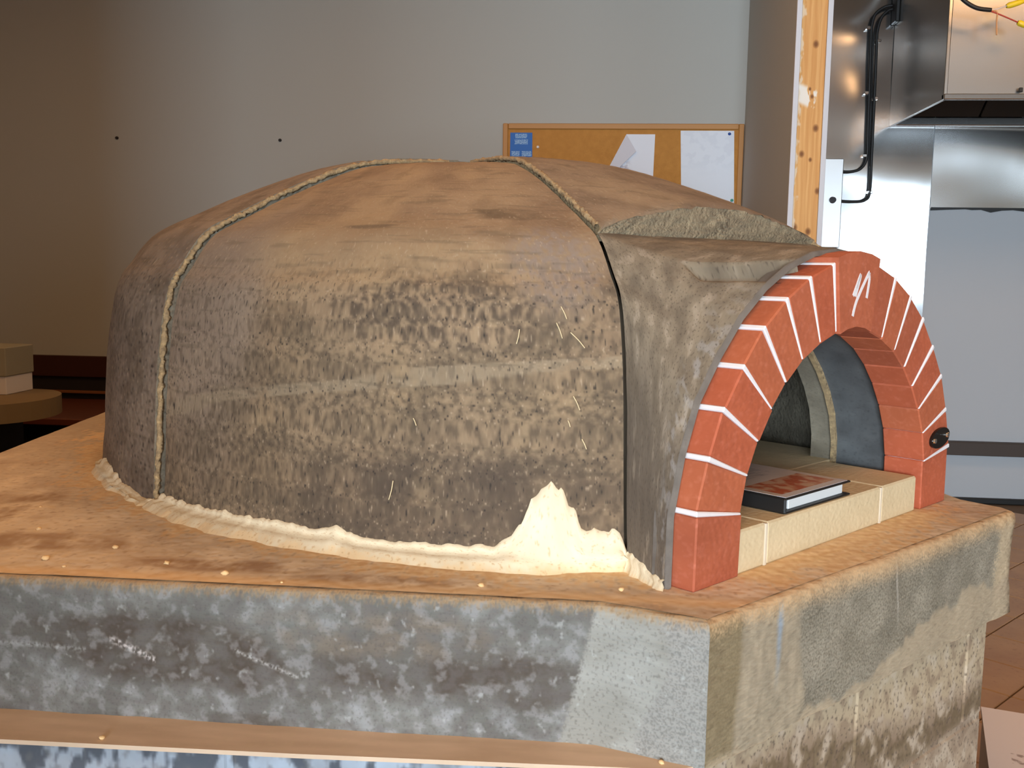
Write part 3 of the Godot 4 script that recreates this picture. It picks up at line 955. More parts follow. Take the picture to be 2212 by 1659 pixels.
func build_oven():
	var root = thing("pizza_oven", "brown precast concrete pizza oven dome of several panels with pale mortar joints", "oven", OVEN_AT, OVEN_TURN)
	var t_near := dome_texture(680, 420, -90.0, -26.0, true, 0.0, 0.0)
	var t_back := dome_texture(420, 300, -250.0, -90.0, false, 0.65, 9.0)
	var t_front := dome_texture(300, 300, -26.0, 26.0, false, 0.25, 21.0)
	var mats := []
	for t in [t_near, t_back, t_front]:
		var m := textured(t, 0.88)
		m.normal_enabled = true
		m.normal_texture = M.shell_n
		m.normal_scale = 0.25
		mats.append(m)
	M.shell_near = mats[0]
	M.shell_back = mats[1]
	M.shell_front = mats[2]
	panel(-90.0, TH1, 0.0, 9.8, 0.0, 0.010, 0.002, 0.06, 72, 60, mats[0], "side_panel", root)
	panel(-TH1, 90.0, 0.0, 9.8, 0.0, 0.005, 0.010, 0.06, 40, 40, mats[0], "side_panel", root)
	panel(-270.0, -90.0, 0.0, 9.8, 0.012, 0.010, 0.010, 0.06, 90, 50, mats[1], "back_panel", root)
	# mortar plug where the panels meet at the crown
	var cap := newst()
	var CP := []
	var CPU := []
	for i in 25:
		var an := TAU * i / 24
		var col := []
		var uc := []
		for e in [[0.001, 0.650], [0.05, 0.649], [0.085, 0.642], [0.090, 0.60], [0.001, 0.595]]:
			col.append(Vector3(sin(an) * e[0], e[1], DC + cos(an) * e[0]))
			uc.append(Vector2(i, e[0]))
		CP.append(col)
		CPU.append(uc)
	grid(cap, CP, CPU, Vector3(0, 0.62, DC))
	put("crown_plug", done(cap), M.mortar_pale, root)
	# front section, upper part: continues the dome and ends in a broken-off face
	var tl := t_of_height(0.483)
	var zc: float = dome(deg_to_rad(TH1 + 0.14), tl, 0.003).z
	var P := []
	var Q := []
	var U := []
	var nth := 48
	var nr := 26
	for i in nth + 1:
		var a := []
		var b := []
		var uc := []
		for j in nr + 1:
			var w := float(j) / nr
			# find t on the cut plane for this direction
			var thm := lerpf(deg_to_rad(TH1 + 0.2), deg_to_rad(-TH1 - 0.2), float(i) / nth)
			var rc: float = (zc - DC) / (rr(thm) * cos(thm))
			var tc := 10.0
			for s in 100:
				if prof(10.0 - s * 0.1).x >= rc:
					tc = 10.0 - s * 0.1
					break
			var t := lerpf(tc, 9.8, w)
			var r: float = max(prof(t).x * 0.8, 0.07)
			var th := lerpf(deg_to_rad(TH1) + 0.007 / r, deg_to_rad(-TH1) - 0.007 / r, float(i) / nth)
			var p := dome(th, t, 0.010 + nb.get_noise_2d(i * 0.6, j * 0.6) * 0.0015)
			if j == 0:
				p.z = zc + nb.get_noise_2d(i * 0.9, 3.0) * 0.004
			a.append(p)
			b.append(dome(th, t, -0.05))
			uc.append(Vector2(float(i) / nth, 1.0 - arc(t)))
		P.append(a)
		Q.append(b)
		U.append(uc)
	var st := newst()
	grid(st, P, U, Vector3(0, 0.1, DC))
	for i in nth:
		quad(st, Q[i][0], Q[i + 1][0], Q[i + 1][nr], Q[i][nr], Vector3.DOWN)
	put("crown_panel", done(st), mats[2], root)
	st = newst()
	var CF := []
	var CU := []
	for i in nth + 1:
		var col := []
		var uc := []
		for j in 9:
			var top: Vector3 = P[i][0]
			var w := j / 8.0
			var y := lerpf(0.474, top.y, w)
			var bump := nb.get_noise_2d(i * 1.3, j * 2.1 + 30) * 0.006 if j < 8 else 0.0
			col.append(Vector3(top.x, y, zc + bump - 0.006 * (1.0 - w)))
			uc.append(Vector2(i * 0.1, w))
		CF.append(col)
		CU.append(uc)
	grid(st, CF, CU, Vector3(0, 0.5, zc - 1.0))
	M.broken = tri_mat(blotch(256, 9.0, rgb(164, 146, 116), rgb(122, 106, 84), 0.7, rgb(62, 54, 44)), 5.0, 0.95, M.rough_n, 1.0)
	put("broken_face", done(st), M.broken, root)
	for i in [0, nth]:
		st = newst(false)
		for j in nr:
			quad(st, P[i][j], P[i][j + 1], Q[i][j + 1], Q[i][j], Vector3(-1 if i == 0 else 1, 0, 0))
		put("panel_edge", done(st), M.mortar_pale, root)
	# front section, lower part: hood that runs from the dome to the arch
	hood_curves()
	var n := K0.size() - 1
	var nm := 40
	var H := []
	var HU := []
	for i in n + 1:
		var col := []
		var uc := []
		for j in nm + 1:
			var m := float(j) / nm
			var p: Vector3 = K0[i].lerp(K1[i], m)
			var out: Vector3 = (K1[i] - Vector3(0, 0.05, -0.036)).normalized()
			# step of the flue seat above the arch
			var l := float(i) / n
			var lm: float = min(l, 1.0 - l)
			var l0 := 0.3175 + (m - 0.66) * 0.105
			var l1 := 0.3375 + (m - 0.53) * 0.16
			var mleft := 0.66 - (lm - 0.3175) * 6.5
			var inside: float = smoothstep(l0 - 0.001, l0 + 0.002, lm) * smoothstep(l1 + 0.001, l1 - 0.010, lm) * smoothstep(mleft - 0.005, mleft + 0.04, m)
			if inside > 0.0:
				var k := clampi(int(round(l0 * n)), 0, n)
				var flat_y: float = lerpf(K0[k].y, K1[k].y, m) - 0.003
				p.y = lerpf(p.y, min(p.y, flat_y), inside)
				p.x += 0.03 * inside * (1.0 if l < 0.5 else -1.0) * smoothstep(l0, l1, lm)
			p += out * (na.get_noise_3d(p.x * 6, p.y * 6, p.z * 6) * 0.0025 + nb.get_noise_3d(p.x * 30, p.y * 30, p.z * 30) * 0.0008)
			col.append(p)
			uc.append(Vector2(l, m))
		H.append(col)
		HU.append(uc)
	st = newst()
	grid(st, H, HU, Vector3(0, 0.05, -0.15))
	var t_hood := paint(640, 256, func(u, v):
		var q := na.get_noise_2d(u * 14 + 90, v * 5)
		var q2 := na.get_noise_2d(u * 18 + 40, v * 6)
		var g := nb.get_noise_2d(u * 200, v * 46 + 8)
		var c := rgb(135, 120, 99).lerp(rgb(115, 101, 83), clampf(0.5 + q * 1.2, 0, 1))
		c = c.lerp(rgb(94, 82, 67), clampf((q2 - 0.05) * 1.2, 0, 0.4))
		c = c.lerp(rgb(101, 89, 79), smoothstep(0.2, 0.05, min(u, 1.0 - u) + 0.05 * q) * 0.6)
		# lime bloom beside the bricks
		c = c.lerp(rgb(155, 150, 146), clampf((nb.get_noise_2d(u * 46 + 17, v * 6) + 0.02) * 1.8, 0, 0.6) * smoothstep(0.70, 0.92, v) * smoothstep(0.40, 0.2, min(u, 1.0 - u)))
		c = c.lerp(rgb(169, 153, 132), clampf((-q2 - 0.24) * 2.0, 0, 0.5))
		return c.lerp(rgb(70, 59, 48), clampf((g - 0.36) * 4, 0, 0.6)))
	var mh := textured(t_hood, 0.92)
	mh.normal_enabled = true
	mh.normal_texture = M.shell_n
	mh.normal_scale = 0.25
	put("hood_section", done(st), mh, root)
	# rim that wraps the bricks, and the liner of the throat
	st = newst()
	var R := []
	var RU := []
	for i in n + 1:
		var k: Vector3 = K1[i]
		var cen := Vector3(0, 0.04, k.z)
		var col := []
		for s in [[1.0, -0.001], [0.996, 0.005], [0.981, 0.005], [0.977, -0.03]]:
			col.append(cen + (k - cen) * s[0] + Vector3(0, 0, s[1]))
		R.append(col)
		RU.append([Vector2(i * 0.05, 0), Vector2(i * 0.05, 0.1), Vector2(i * 0.05, 0.2), Vector2(i * 0.05, 0.4)])
	grid(st, R, RU, Vector3(0, 0.1, -0.4))
	M.rim = tri_mat(blotch(256, 8.0, rgb(128, 118, 108), rgb(96, 88, 80), 0.3, rgb(74, 68, 62)), 3.0, 0.9)
	put("rim", done(st), M.rim, root)
	M.liner = tri_mat(blotch(256, 7.0, rgb(104, 106, 106), rgb(70, 70, 70), 0.5, rgb(48, 46, 44)), 2.0, 0.9, M.fine_n, 0.3)
	throat(-0.077, -0.178, 0.314, M.liner, "throat_liner", root)
	throat(-0.178, -0.188, 0.308, M.mortar_pale, "throat_joint", root)
	throat(-0.188, -0.235, 0.316, M.raw, "throat_liner", root)
	# mortar in the joints
	rope(-90.0, 0.12, 9.6, -0.0075, 0.006, 0.0048, M.mortar_pale, "joint_mortar", root, 1.0)
	gap_fill(-90.0, 0.05, 9.7, -0.014, 0.014, -0.034, M.crack, "joint_gap", root)
	rope(90.0, 0.12, 9.6, 0.006, 0.004, 0.006, M.mortar_pale, "joint_mortar", root, 3.0)
	gap_fill(90.0, 0.05, 9.7, -0.014, 0.014, -0.034, M.crack, "joint_gap", root)
	rope(TH1, 5.35, 9.6, 0.006, 0.006, 0.0046, M.mortar_pale, "joint_mortar", root, 4.0)
	gap_fill(TH1, 0.05, 9.7, -0.008, 0.010, -0.028, M.crack, "joint_gap", root)
	rope(-TH1, 0.12, 9.6, -0.003, 0.002, 0.005, M.mortar_pale, "joint_mortar", root, 6.0)
	gap_fill(-TH1, 0.05, 9.7, -0.010, 0.008, -0.028, M.crack, "joint_gap", root)
	# clay fillet round the foot
	var fr = fillet_rows()
	st = newst()
	var F := []
	var FU := []
	var nf := 420
	for i in nf + 1:
		var thd := lerpf(-124.0, -25.6, float(i) / nf)
		var k := 0
		while k < fr.size() - 2 and fr[k + 1][0] < thd:
			k += 1
		var w: float = (thd - fr[k][0]) / (fr[k + 1][0] - fr[k][0])
		var hh: float = lerpf(fr[k][1], fr[k + 1][1], w)
		var ww: float = lerpf(fr[k][2], fr[k + 1][2], w)
		hh += nb.get_noise_2d(i * 0.05, 7.0) * 0.009 + nc.get_noise_2d(i * 0.16, 3.0) * 0.003
		hh += (nb.get_noise_2d(i * 0.06, 17.0) * 0.026 + nc.get_noise_2d(i * 0.22, 27.0) * 0.007) * smoothstep(0.045, 0.09, hh)
		hh = max(hh, 0.006)
		ww += nb.get_noise_2d(i * 0.03, 90.0) * 0.012 + nc.get_noise_2d(i * 0.08, 50.0) * 0.002
		var th := deg_to_rad(thd)
		var extra := 0.012 if thd < -90.5 else 0.0
		var dirv := Vector3(sin(th), 0, cos(th))
		var foot := dome(th, 0.0, extra)
		foot.y = 0
		var col := []
		col.append(dome(th, t_of_height(hh), extra - 0.004))
		col.append(dome(th, t_of_height(hh * 0.985), extra + 0.004))
		col.append(dome(th, t_of_height(hh * 0.8), extra + 0.007 + nc.get_noise_2d(i * 0.08, 20.0) * 0.002))
		col.append(dome(th, t_of_height(hh * 0.55), extra + 0.009 + nc.get_noise_2d(i * 0.08, 30.0) * 0.002))
		var low := foot + dirv * (0.012 + ww * 0.22) + Vector3(0, min(hh, 0.05) * 0.38, 0)
		col.append(low)
		col.append(foot + dirv * ww * 0.62 + Vector3(0, min(hh, 0.05) * 0.14 + 0.004 + nc.get_noise_2d(i * 0.08, 40.0) * 0.002, 0))
		col.append(foot + dirv * ww + Vector3(0, -0.002, 0))
		F.append(col)
		var uc := []
		for q in [0.0, 0.05, 0.25, 0.45, 0.65, 0.85, 1.0]:
			uc.append(Vector2(float(i) / nf, q))
		FU.append(uc)
	grid(st, F, FU, Vector3(0, -0.3, DC))
	var t_f := paint(1024, 64, func(u, v):
		var q := na.get_noise_2d(u * 30, v * 2)
		var g := nb.get_noise_2d(u * 160, v * 10)
		var c := rgb(242, 228, 196).lerp(rgb(234, 216, 182), clampf(0.5 + q, 0, 1))
		c = c.lerp(rgb(244, 214, 166), smoothstep(0.78, 1.0, v + 0.2 * q + 0.1 * g) * 0.8)
		c = c.lerp(rgb(200, 164, 116), clampf((g - 0.35) * 3, 0, 0.5))
		return c)
	put("clay_fillet", done(st), textured(t_f, 0.95), root)
	# thin line of clay at the foot of the hood
	st = newst()
	F = []
	FU = []
	for i in 61:
		var w := i / 60.0
		var p: Vector3 = K0[0].lerp(K1[0], w)
		var hh := 0.012 + nc.get_noise_2d(i * 0.06, 200.0) * 0.006 + 0.02 * (1.0 - w) * (1.0 - w)
		var ww := 0.018 + nc.get_noise_2d(i * 0.06, 220.0) * 0.008
		F.append([Vector3(p.x + 0.006, hh, p.z), Vector3(p.x - 0.006, hh * 0.8, p.z), Vector3(p.x - ww * 0.5, hh * 0.35, p.z + 0.004), Vector3(p.x - ww, -0.002, p.z + 0.006)])
		FU.append([Vector2(w, 0.4), Vector2(w, 0.5), Vector2(w, 0.7), Vector2(w, 1.0)])
	grid(st, F, FU, Vector3(0.2, -0.2, -0.1))
	put("clay_line", done(st), textured(t_f, 0.95), root)

func throat(za: float, zb: float, half: float, m, called, root):
	# arched ring between za and zb, following the bricks' inner curve
	var k := half / 0.299
	var prof_pts := [Vector2(half, 0.0)]
	for p in BRICK_IN:
		prof_pts.append(Vector2(p[0] * k, p[1] + 0.299 * (k - 1.0)))
	prof_pts.append(Vector2(0, 0.345 + 0.299 * (k - 1.0)))
	var full := []
	for p in prof_pts:
		full.append(Vector2(-p.x, p.y))
	for i in range(prof_pts.size() - 2, -1, -1):
		full.append(prof_pts[i])
	var st := newst()
	var P := []
	var U := []
	for p in full:
		var o: Vector2 = p + Vector2(p.x, p.y - 0.05).normalized() * 0.055
		P.append([Vector3(o.x, o.y, zb), Vector3(p.x, p.y, zb), Vector3(p.x, p.y, za), Vector3(o.x, o.y, za)])
		U.append([Vector2(), Vector2(), Vector2(), Vector2()])
	for i in P.size() - 1:
		quad(st, P[i][1], P[i + 1][1], P[i + 1][2], P[i][2], Vector3(0, 0.08, 0) - Vector3(P[i][1].x, P[i][1].y, 0))
	st.set_smooth_group(-1)
	for i in P.size() - 1:
		quad(st, P[i][0], P[i + 1][0], P[i + 1][1], P[i][1], Vector3.FORWARD)
		quad(st, P[i][2], P[i + 1][2], P[i + 1][3], P[i][3], Vector3.BACK)
	put(called, done(st), m, root)

# ------------------------------------------------------------------ brick arch
func wedge(pts: Array, z0: float, z1: float, b: float) -> ArrayMesh:
	# pts: four points in x,y going round; depth from z0 (back) to z1 (front)
	var st := newst(false)
	var c := []
	for z in [z0, z1]:
		for p in pts:
			c.append(Vector3(p.x, p.y, z))
	hexa(st, c, b)
	return done(st)

func build_arch():
	var root = thing("brick_arch", "red brick arch with white mortar joints round the oven mouth", "arch", OVEN_AT, OVEN_TURN)
	var g := 0.0040
	var rng := RandomNumberGenerator.new()
	rng.seed = 4
	var bmats := []
	for k in 4:
		var m: StandardMaterial3D = M.brick.duplicate()
		m.albedo_color = [Color(1, 1, 1), Color(1.0, 0.95, 0.93), Color(0.95, 0.93, 0.93), Color(1.0, 1.0, 0.97)][k]
		m.uv1_offset = Vector3(k * 0.3, k * 0.17, 0)
		bmats.append(m)
	for s in [-1.0, 1.0]:
		var prev_o := Vector2(0.41, 0.0)
		var prev_i := Vector2(0.302, 0.0)
		for k in 8:
			var o := Vector2(BRICK_OUT[k][0], BRICK_OUT[k][1])
			var i := Vector2(BRICK_IN[k][0], BRICK_IN[k][1])
			var along := (prev_o + prev_i) * 0.5 - (o + i) * 0.5
			along = along.normalized()
			var up := along * g
			var dn := -along * (g if k > 0 else 0.0)
			var pts := [prev_i + dn * 0.05, prev_o + dn, o + up, i + up * 0.05]
			var q := []
			for p in pts:
				q.append(Vector2(p.x * s, p.y))
			put("brick", wedge(q, -0.075, rng.randf_range(-0.0015, 0.0015), 0.0022), bmats[rng.randi() % 4], root)
			# mortar joint above this brick
			var wide := g
			var proud := 0.0015
			if s > 0 and k == 7:
				wide = g * 0.6
				proud = -0.014
			var dirv := (o - i).normalized()
			var mo := o + dirv * proud
			var mi := i + dirv * 0.003
			var mp := []
			for p in [mi + along * wide * 0.45, mo + along * wide, mo - along * wide, mi - along * wide * 0.45]:
				mp.append(Vector2(p.x * s, p.y))
			put("mortar_joint", wedge(mp, -0.070, proud, 0.0015), M.joint_white if not (s > 0 and k == 7) else M.crack, root)
			prev_o = o
			prev_i = i
	# keystone
	var ko := Vector2(BRICK_OUT[7][0], BRICK_OUT[7][1])
	var ki := Vector2(BRICK_IN[7][0], BRICK_IN[7][1])
	var kd := (ko - ki).normalized() * 0.010
	var st := newst(false)
	var a := [Vector2(-ki.x + g, ki.y), Vector2(-(ko + kd).x + g, (ko + kd).y), Vector2(0, 0.466), Vector2(0, 0.347)]
	var b := [Vector2(0, 0.347), Vector2(0, 0.466), Vector2((ko + kd).x - g, (ko + kd).y), Vector2(ki.x - g, ki.y)]
	var poly := PackedVector2Array([a[0], a[1], Vector2(-0.04, 0.462), Vector2(0, 0.466), Vector2(0.04, 0.462), b[2], b[3], Vector2(0.028, 0.344), Vector2(0, 0.347), Vector2(-0.028, 0.344)])
	var ks = put("keystone", plate(poly, 0.081), bmats[0], root, Vector3(0, 0, -0.075))
	# white mark on the keystone
	var strokes := [[[-0.0165, 0.3960], [0.0025, 0.4265], [0.0035, 0.4245], [-0.0095, 0.3950]], [[-0.0150, 0.3640], [-0.004, 0.389], [0.0300, 0.4300], [0.0330, 0.4285], [0.0345, 0.420], [0.0285, 0.3920]]]
	for s in strokes:
		var pth := []
		for p in s:
			pth.append(Vector3(p[0], p[1], 0.0815))
		pth = smooth_path(pth, 5)
		var st2 := newst(false)
		for i in pth.size() - 1:
			var d: Vector3 = (pth[i + 1] - pth[i]).normalized()
			var n := Vector3(-d.y, d.x, 0) * 0.0033
			hexa(st2, [pth[i] - n - Vector3(0, 0, 0.001), pth[i + 1] - n - Vector3(0, 0, 0.001), pth[i + 1] + n - Vector3(0, 0, 0.001), pth[i] + n - Vector3(0, 0, 0.001), pth[i] - n, pth[i + 1] - n, pth[i + 1] + n, pth[i] + n], 0.0001)
		put("white_mark", done(st2), M.joint_white, ks)
	# oval metal plate with two screws on the right leg
	var pl := PackedVector2Array()
	for k in 32:
		pl.append(Vector2(cos(TAU * k / 32) * 0.040, sin(TAU * k / 32) * 0.0185))
	var mp2 = put("oval_plate", plate(pl, 0.006), plain(rgb(56, 50, 46), 0.35, 0.8), root, Vector3(0.356, 0.129, 0.0))
	mp2.rotation_degrees.z = 6.0
	tag(mp2, "dark oval metal plate with two screws")
	for s in [-1, 1]:
		var sc := CylinderMesh.new()
		sc.top_radius = 0.0045
		sc.bottom_radius = 0.0055
		sc.height = 0.004
		sc.radial_segments = 12
		var o = put("screw", sc, plain(rgb(230, 228, 224), 0.2, 1.0), mp2, Vector3(s * 0.028, 0, 0.007))
		o.rotation_degrees.x = 90

func build_hearth():
	var root = thing("oven_floor", "sand coloured refractory tile floor inside the oven mouth", "hearth", OVEN_AT, OVEN_TURN)
	var xs := [-0.298, -0.2235, 0.1455, 0.284]
	for k in 3:
		var lo := Vector3(xs[k] + (0.003 if k > 0 else 0.0), 0.0, -0.185)
		var hi := Vector3(xs[k + 1] - (0.003 if k < 2 else 0.0), 0.065, -0.004)
		put("tile", box(lo, hi, 0.003), M.hearth, root)
	for k in [1, 2]:
		put("tile_joint", box(Vector3(xs[k] - 0.003, 0.0, -0.18), Vector3(xs[k] + 0.003, 0.0635, -0.0035), 0.0005), plain(rgb(224, 208, 182), 0.9), root)
	put("tile", box(Vector3(-0.40, 0.0, -0.60), Vector3(-0.002, 0.064, -0.188), 0.003), M.hearth, root)
	put("tile", box(Vector3(0.002, 0.0, -0.60), Vector3(0.40, 0.064, -0.188), 0.003), M.hearth, root)
	put("tile", box(Vector3(-0.55, 0.0, -1.10), Vector3(-0.002, 0.064, -0.603), 0.003), M.hearth, root)
	put("tile", box(Vector3(0.002, 0.0, -1.10), Vector3(0.55, 0.064, -0.603), 0.003), M.hearth, root)
	put("tile", box(Vector3(-0.45, 0.0, -1.60), Vector3(0.45, 0.064, -1.103), 0.003), M.hearth, root)
	# binder lying on it
	var bk = thing("binder", "black ring binder with printed cover lying on the oven floor", "binder", OVEN_AT + Vector3.UP * 0.0655, OVEN_TURN)
	var c := Vector3(-0.055, 0, -0.115)
	var t_cover := paint(160, 200, func(u, v):
		var cc := rgb(214, 196, 184)
		if v > 0.62 and u > 0.08 and u < 0.92:
			cc = rgb(186, 96, 62).lerp(rgb(212, 170, 140), clampf(0.5 + 2.0 * na.get_noise_2d(u * 6, v * 6), 0, 1))
		if v < 0.5 and u > 0.15 and u < 0.8:
			cc = cc.lerp(rgb(168, 150, 144), clampf(nb.get_noise_2d(u * 4, v * 30) * 2.0, 0, 0.6))
		if v > 0.93:
			cc = rgb(222, 216, 220)
		return cc)
	var lo := Vector3(-0.105, 0, -0.125)
	var hi := Vector3(0.098, 0.024, 0.105)
	put("cover", box(lo + c + Vector3(0, 0.021, 0), hi + c, 0.001), M.black, bk)
	put("back_cover", box(lo + c, Vector3(hi.x, 0.003, hi.z) + c, 0.001), M.black, bk)
	put("spine", box(lo + c + Vector3(-0.004, 0, 0), Vector3(lo.x + 0.002, 0.024, hi.z) + c, 0.002), M.black, bk)
	put("pages", box(Vector3(lo.x + 0.02, 0.003, lo.z + 0.006) + c, Vector3(hi.x - 0.012, 0.021, hi.z - 0.008) + c, 0.001), M.white, bk)
	var sh := plate(PackedVector2Array([Vector2(lo.x + 0.004, -hi.z + 0.004), Vector2(hi.x - 0.004, -hi.z + 0.004), Vector2(hi.x - 0.004, -lo.z - 0.004), Vector2(lo.x + 0.004, -lo.z - 0.004)]), 0.0008)
	var cs = put("cover_sheet", sh, textured(t_cover, 0.35), bk, c + Vector3(0, 0.0238, 0))
	cs.rotation_degrees.x = -90

# ------------------------------------------------------------------ back of the room
func build_back_of_room():
	# cork board
	var cb = thing("cork_board", "wide cork notice board in an oak frame on the grey wall", "notice board", Vector3(0.052, 1.78, -5.0))
	var cork := tri_mat(blotch(256, 10.0, rgb(190, 134, 66), rgb(176, 122, 58), 0.35, rgb(150, 98, 44)), 2.0, 0.95)
	put("cork", box(Vector3(-0.57, -0.44, 0.002), Vector3(0.57, 0.44, 0.012), 0.001), cork, cb)
	var oak := plain(rgb(180, 126, 62), 0.55)
	for r in [[-0.585, -0.56, -0.455, 0.455], [0.56, 0.585, -0.455, 0.455], [-0.559, 0.559, 0.428, 0.455], [-0.559, 0.559, -0.455, -0.428]]:
		put("frame_rail", box(Vector3(r[0], r[2], 0.001), Vector3(r[1], r[3], 0.022), 0.003), oak, cb)
	# blue flyer with white print
	var tb := paint(96, 240, func(u, v):
		var c := rgb(26, 98, 178)
		for r in [[0.02, 0.10, 0.22, 0.74], [0.12, 0.21, 0.2, 0.78], [0.33, 0.42, 0.06, 0.42], [0.33, 0.42, 0.52, 0.95], [0.56, 0.66, 0.24, 0.8], [0.68, 0.78, 0.2, 0.84]]:
			if v > r[0] and v < r[1] and u > r[2] and u < r[3] and nb.get_noise_2d(u * 26, v * 50) > -0.12:
				c = rgb(150, 182, 214)
		return c)
	tag(put("flyer", plate(PackedVector2Array([Vector2(-0.497, 1.92), Vector2(-0.385, 1.92), Vector2(-0.388, 2.191), Vector2(-0.497, 2.191)]), 0.0012), textured(tb, 0.6), self, Vector3(0, 0, -4.9875)), "narrow blue flyer with white print pinned to cork board", "flyer")
	# folded sheet
	var tp := paint(160, 200, func(u, v):
		var c := rgb(224, 228, 236)
		var d: float = absf((1.0 - u) * 0.9 + v * 0.2 - 0.62)
		c = c.lerp(rgb(150, 142, 156), clampf(nb.get_noise_2d(u * 14, v * 20) + 0.35, 0, 1) * smoothstep(0.2, 0.05, d) * smoothstep(0.1, 0.25, v) * smoothstep(0.75, 0.5, v) * 0.8)
		return c)
	var fs = thing("drawing_sheet", "white drawing sheet with its corner folded over on cork board", "paper", Vector3(0, 0, -4.9875))
	put("sheet", plate(PackedVector2Array([Vector2(0.073, 2.185), Vector2(0.212, 2.185), Vector2(0.204, 1.76), Vector2(-0.06, 1.76), Vector2(-0.06, 1.925)]), 0.0012), textured(tp, 0.8), fs)
	var fl := newst(false)
	tri(fl, Vector3(0.073, 2.185, 0.001), Vector3(-0.06, 1.925, 0.001), Vector3(0.122, 2.102, 0.016), Vector3.BACK)
	tri(fl, Vector3(0.073, 2.185, 0.0005), Vector3(-0.06, 1.925, 0.0005), Vector3(0.122, 2.102, 0.0155), Vector3.FORWARD)
	put("folded_corner", done(fl), plain(rgb(206, 206, 214), 0.85), fs)
	# plain sheet
	var tq := paint(160, 240, func(u, v):
		var c := rgb(222, 228, 236)
		return c.lerp(rgb(186, 194, 206), clampf(na.get_noise_2d(u * 4 + 9, v * 7) * 0.8, 0, 0.15) * smoothstep(0.5, 0.3, v)))
	tag(put("drawing_sheet", plate(PackedVector2Array([Vector2(0.334, 2.203), Vector2(0.590, 2.203), Vector2(0.606, 1.78), Vector2(0.352, 1.78)]), 0.0012), textured(tq, 0.8), self, Vector3(0, 0, -4.9875)), "large flat white drawing sheet pinned to right of cork board", "paper")
	for a in [[Vector3(0.568, 2.188, -4.984), rgb(30, 74, 150), "blue push pin at the flat sheet's top corner"], [Vector3(0.592, 1.872, -4.984), rgb(70, 160, 140), "green push pin low on the flat sheet"], [Vector3(-0.36, 2.122, -4.987), rgb(235, 230, 222), "white push pin in bare cork beside blue flyer"]]:
		var sp := SphereMesh.new()
		sp.radius = 0.008
		sp.height = 0.014
		sp.radial_segments = 12
		sp.rings = 6
		tag(put("push_pin", sp, plain(a[1], 0.4), self, a[0]), a[2], "push pin")
	for a in [[Vector3(-1.669, 2.151, -4.998), "small dark nail head in the grey back wall"], [Vector3(-2.53, 2.159, -4.998), "small dark nail head in shaded part of back wall"]]:
		var cy := CylinderMesh.new()
		cy.top_radius = 0.007
		cy.bottom_radius = 0.009
		cy.height = 0.012
		cy.radial_segments = 10
		var o = put("nail", cy, M.darkwood2, self, a[0])
		o.rotation_degrees.x = 90
		tag(o, a[1], "nail")
	# back counter along the wall
	var bc = thing("back_counter", "long dark wooden counter with red brown splashback along back wall", "counter", Vector3(-2.9, 0, -5.0))
	put("cabinet", box(Vector3(-1.3, 0, 0.0), Vector3(1.6, 0.765, 0.60), 0.004), M.darkwood2, bc)
	put("counter_top", box(Vector3(-1.3, 0.765, 0.0), Vector3(1.62, 0.80, 0.66), 0.005), plain(rgb(92, 46, 30), 0.4), bc)
	put("splashback", box(Vector3(-1.3, 0.919, 0.0), Vector3(1.62, 1.03, 0.03), 0.003), M.darkwood, bc)
	put("splashback_recess", box(Vector3(-1.3, 0.80, 0.0), Vector3(1.62, 0.919, 0.012), 0.002), M.darkwood2, bc)
	put("shelf_strip", box(Vector3(-1.3, 0.832, 0.01), Vector3(1.62, 0.846, 0.035), 0.002), plain(rgb(120, 72, 36), 0.5), bc)
	# table with rounded end
	var tb2 = thing("side_table", "dark table with rounded tan top at the left of the room", "table", Vector3(-2.9, 0, -3.75))
	var pg := PackedVector2Array()
	for k in 17:
		var a := -PI / 2 + PI * k / 16.0
		pg.append(Vector2(0.47 + cos(a) * 0.22, sin(a) * 0.27))
	pg.append(Vector2(-0.7, 0.27))
	pg.append(Vector2(-0.7, -0.27))
	var tt = put("table_top", plate(pg, 0.075), plain(rgb(128, 106, 72), 0.6), tb2, Vector3(0, 0.905, 0))
	tt.rotation_degrees.x = -90
	put("base", box(Vector3(-0.65, 0, -0.2), Vector3(0.45, 0.905, 0.2), 0.004), M.darkwood2, tb2)
	var bx = thing("carton", "grey beige carton with white lower band on the rounded table", "box", Vector3(-2.66, 0.98, -3.9))
	put("lid", box(Vector3(-0.25, 0.075, -0.1), Vector3(0.236, 0.195, 0.1), 0.004), plain(rgb(146, 140, 120), 0.85), bx)
	put("body", box(Vector3(-0.245, 0.0, -0.095), Vector3(0.231, 0.078, 0.095), 0.003), plain(rgb(214, 208, 204), 0.8), bx)

# ------------------------------------------------------------------ kitchen seen past the partition
func steel_sheet(x0, x1, y0, y1, sd, amp) -> ArrayMesh:
	var st := newst()
	var P := []
	var U := []
	var nx := 30
	var ny := 50
	for i in nx + 1:
		var col := []
		var uc := []
		for j in ny + 1:
			var x := lerpf(x0, x1, float(i) / nx)
			var y := lerpf(y0, y1, float(j) / ny)
			var e := sin(PI * i / nx)
			col.append(Vector3(x, y, (nc.get_noise_2d(x * 0.30 + sd, y * 0.75) + 0.10 * nc.get_noise_2d(x * 1.2 + sd, y * 1.6)) * amp * (0.5 + 0.5 * e) + 0.004))
			uc.append(Vector2(x, y))
		P.append(col)
		U.append(uc)
	grid(st, P, U, Vector3((x0 + x1) / 2, (y0 + y1) / 2, -5.0))
	return done(st)

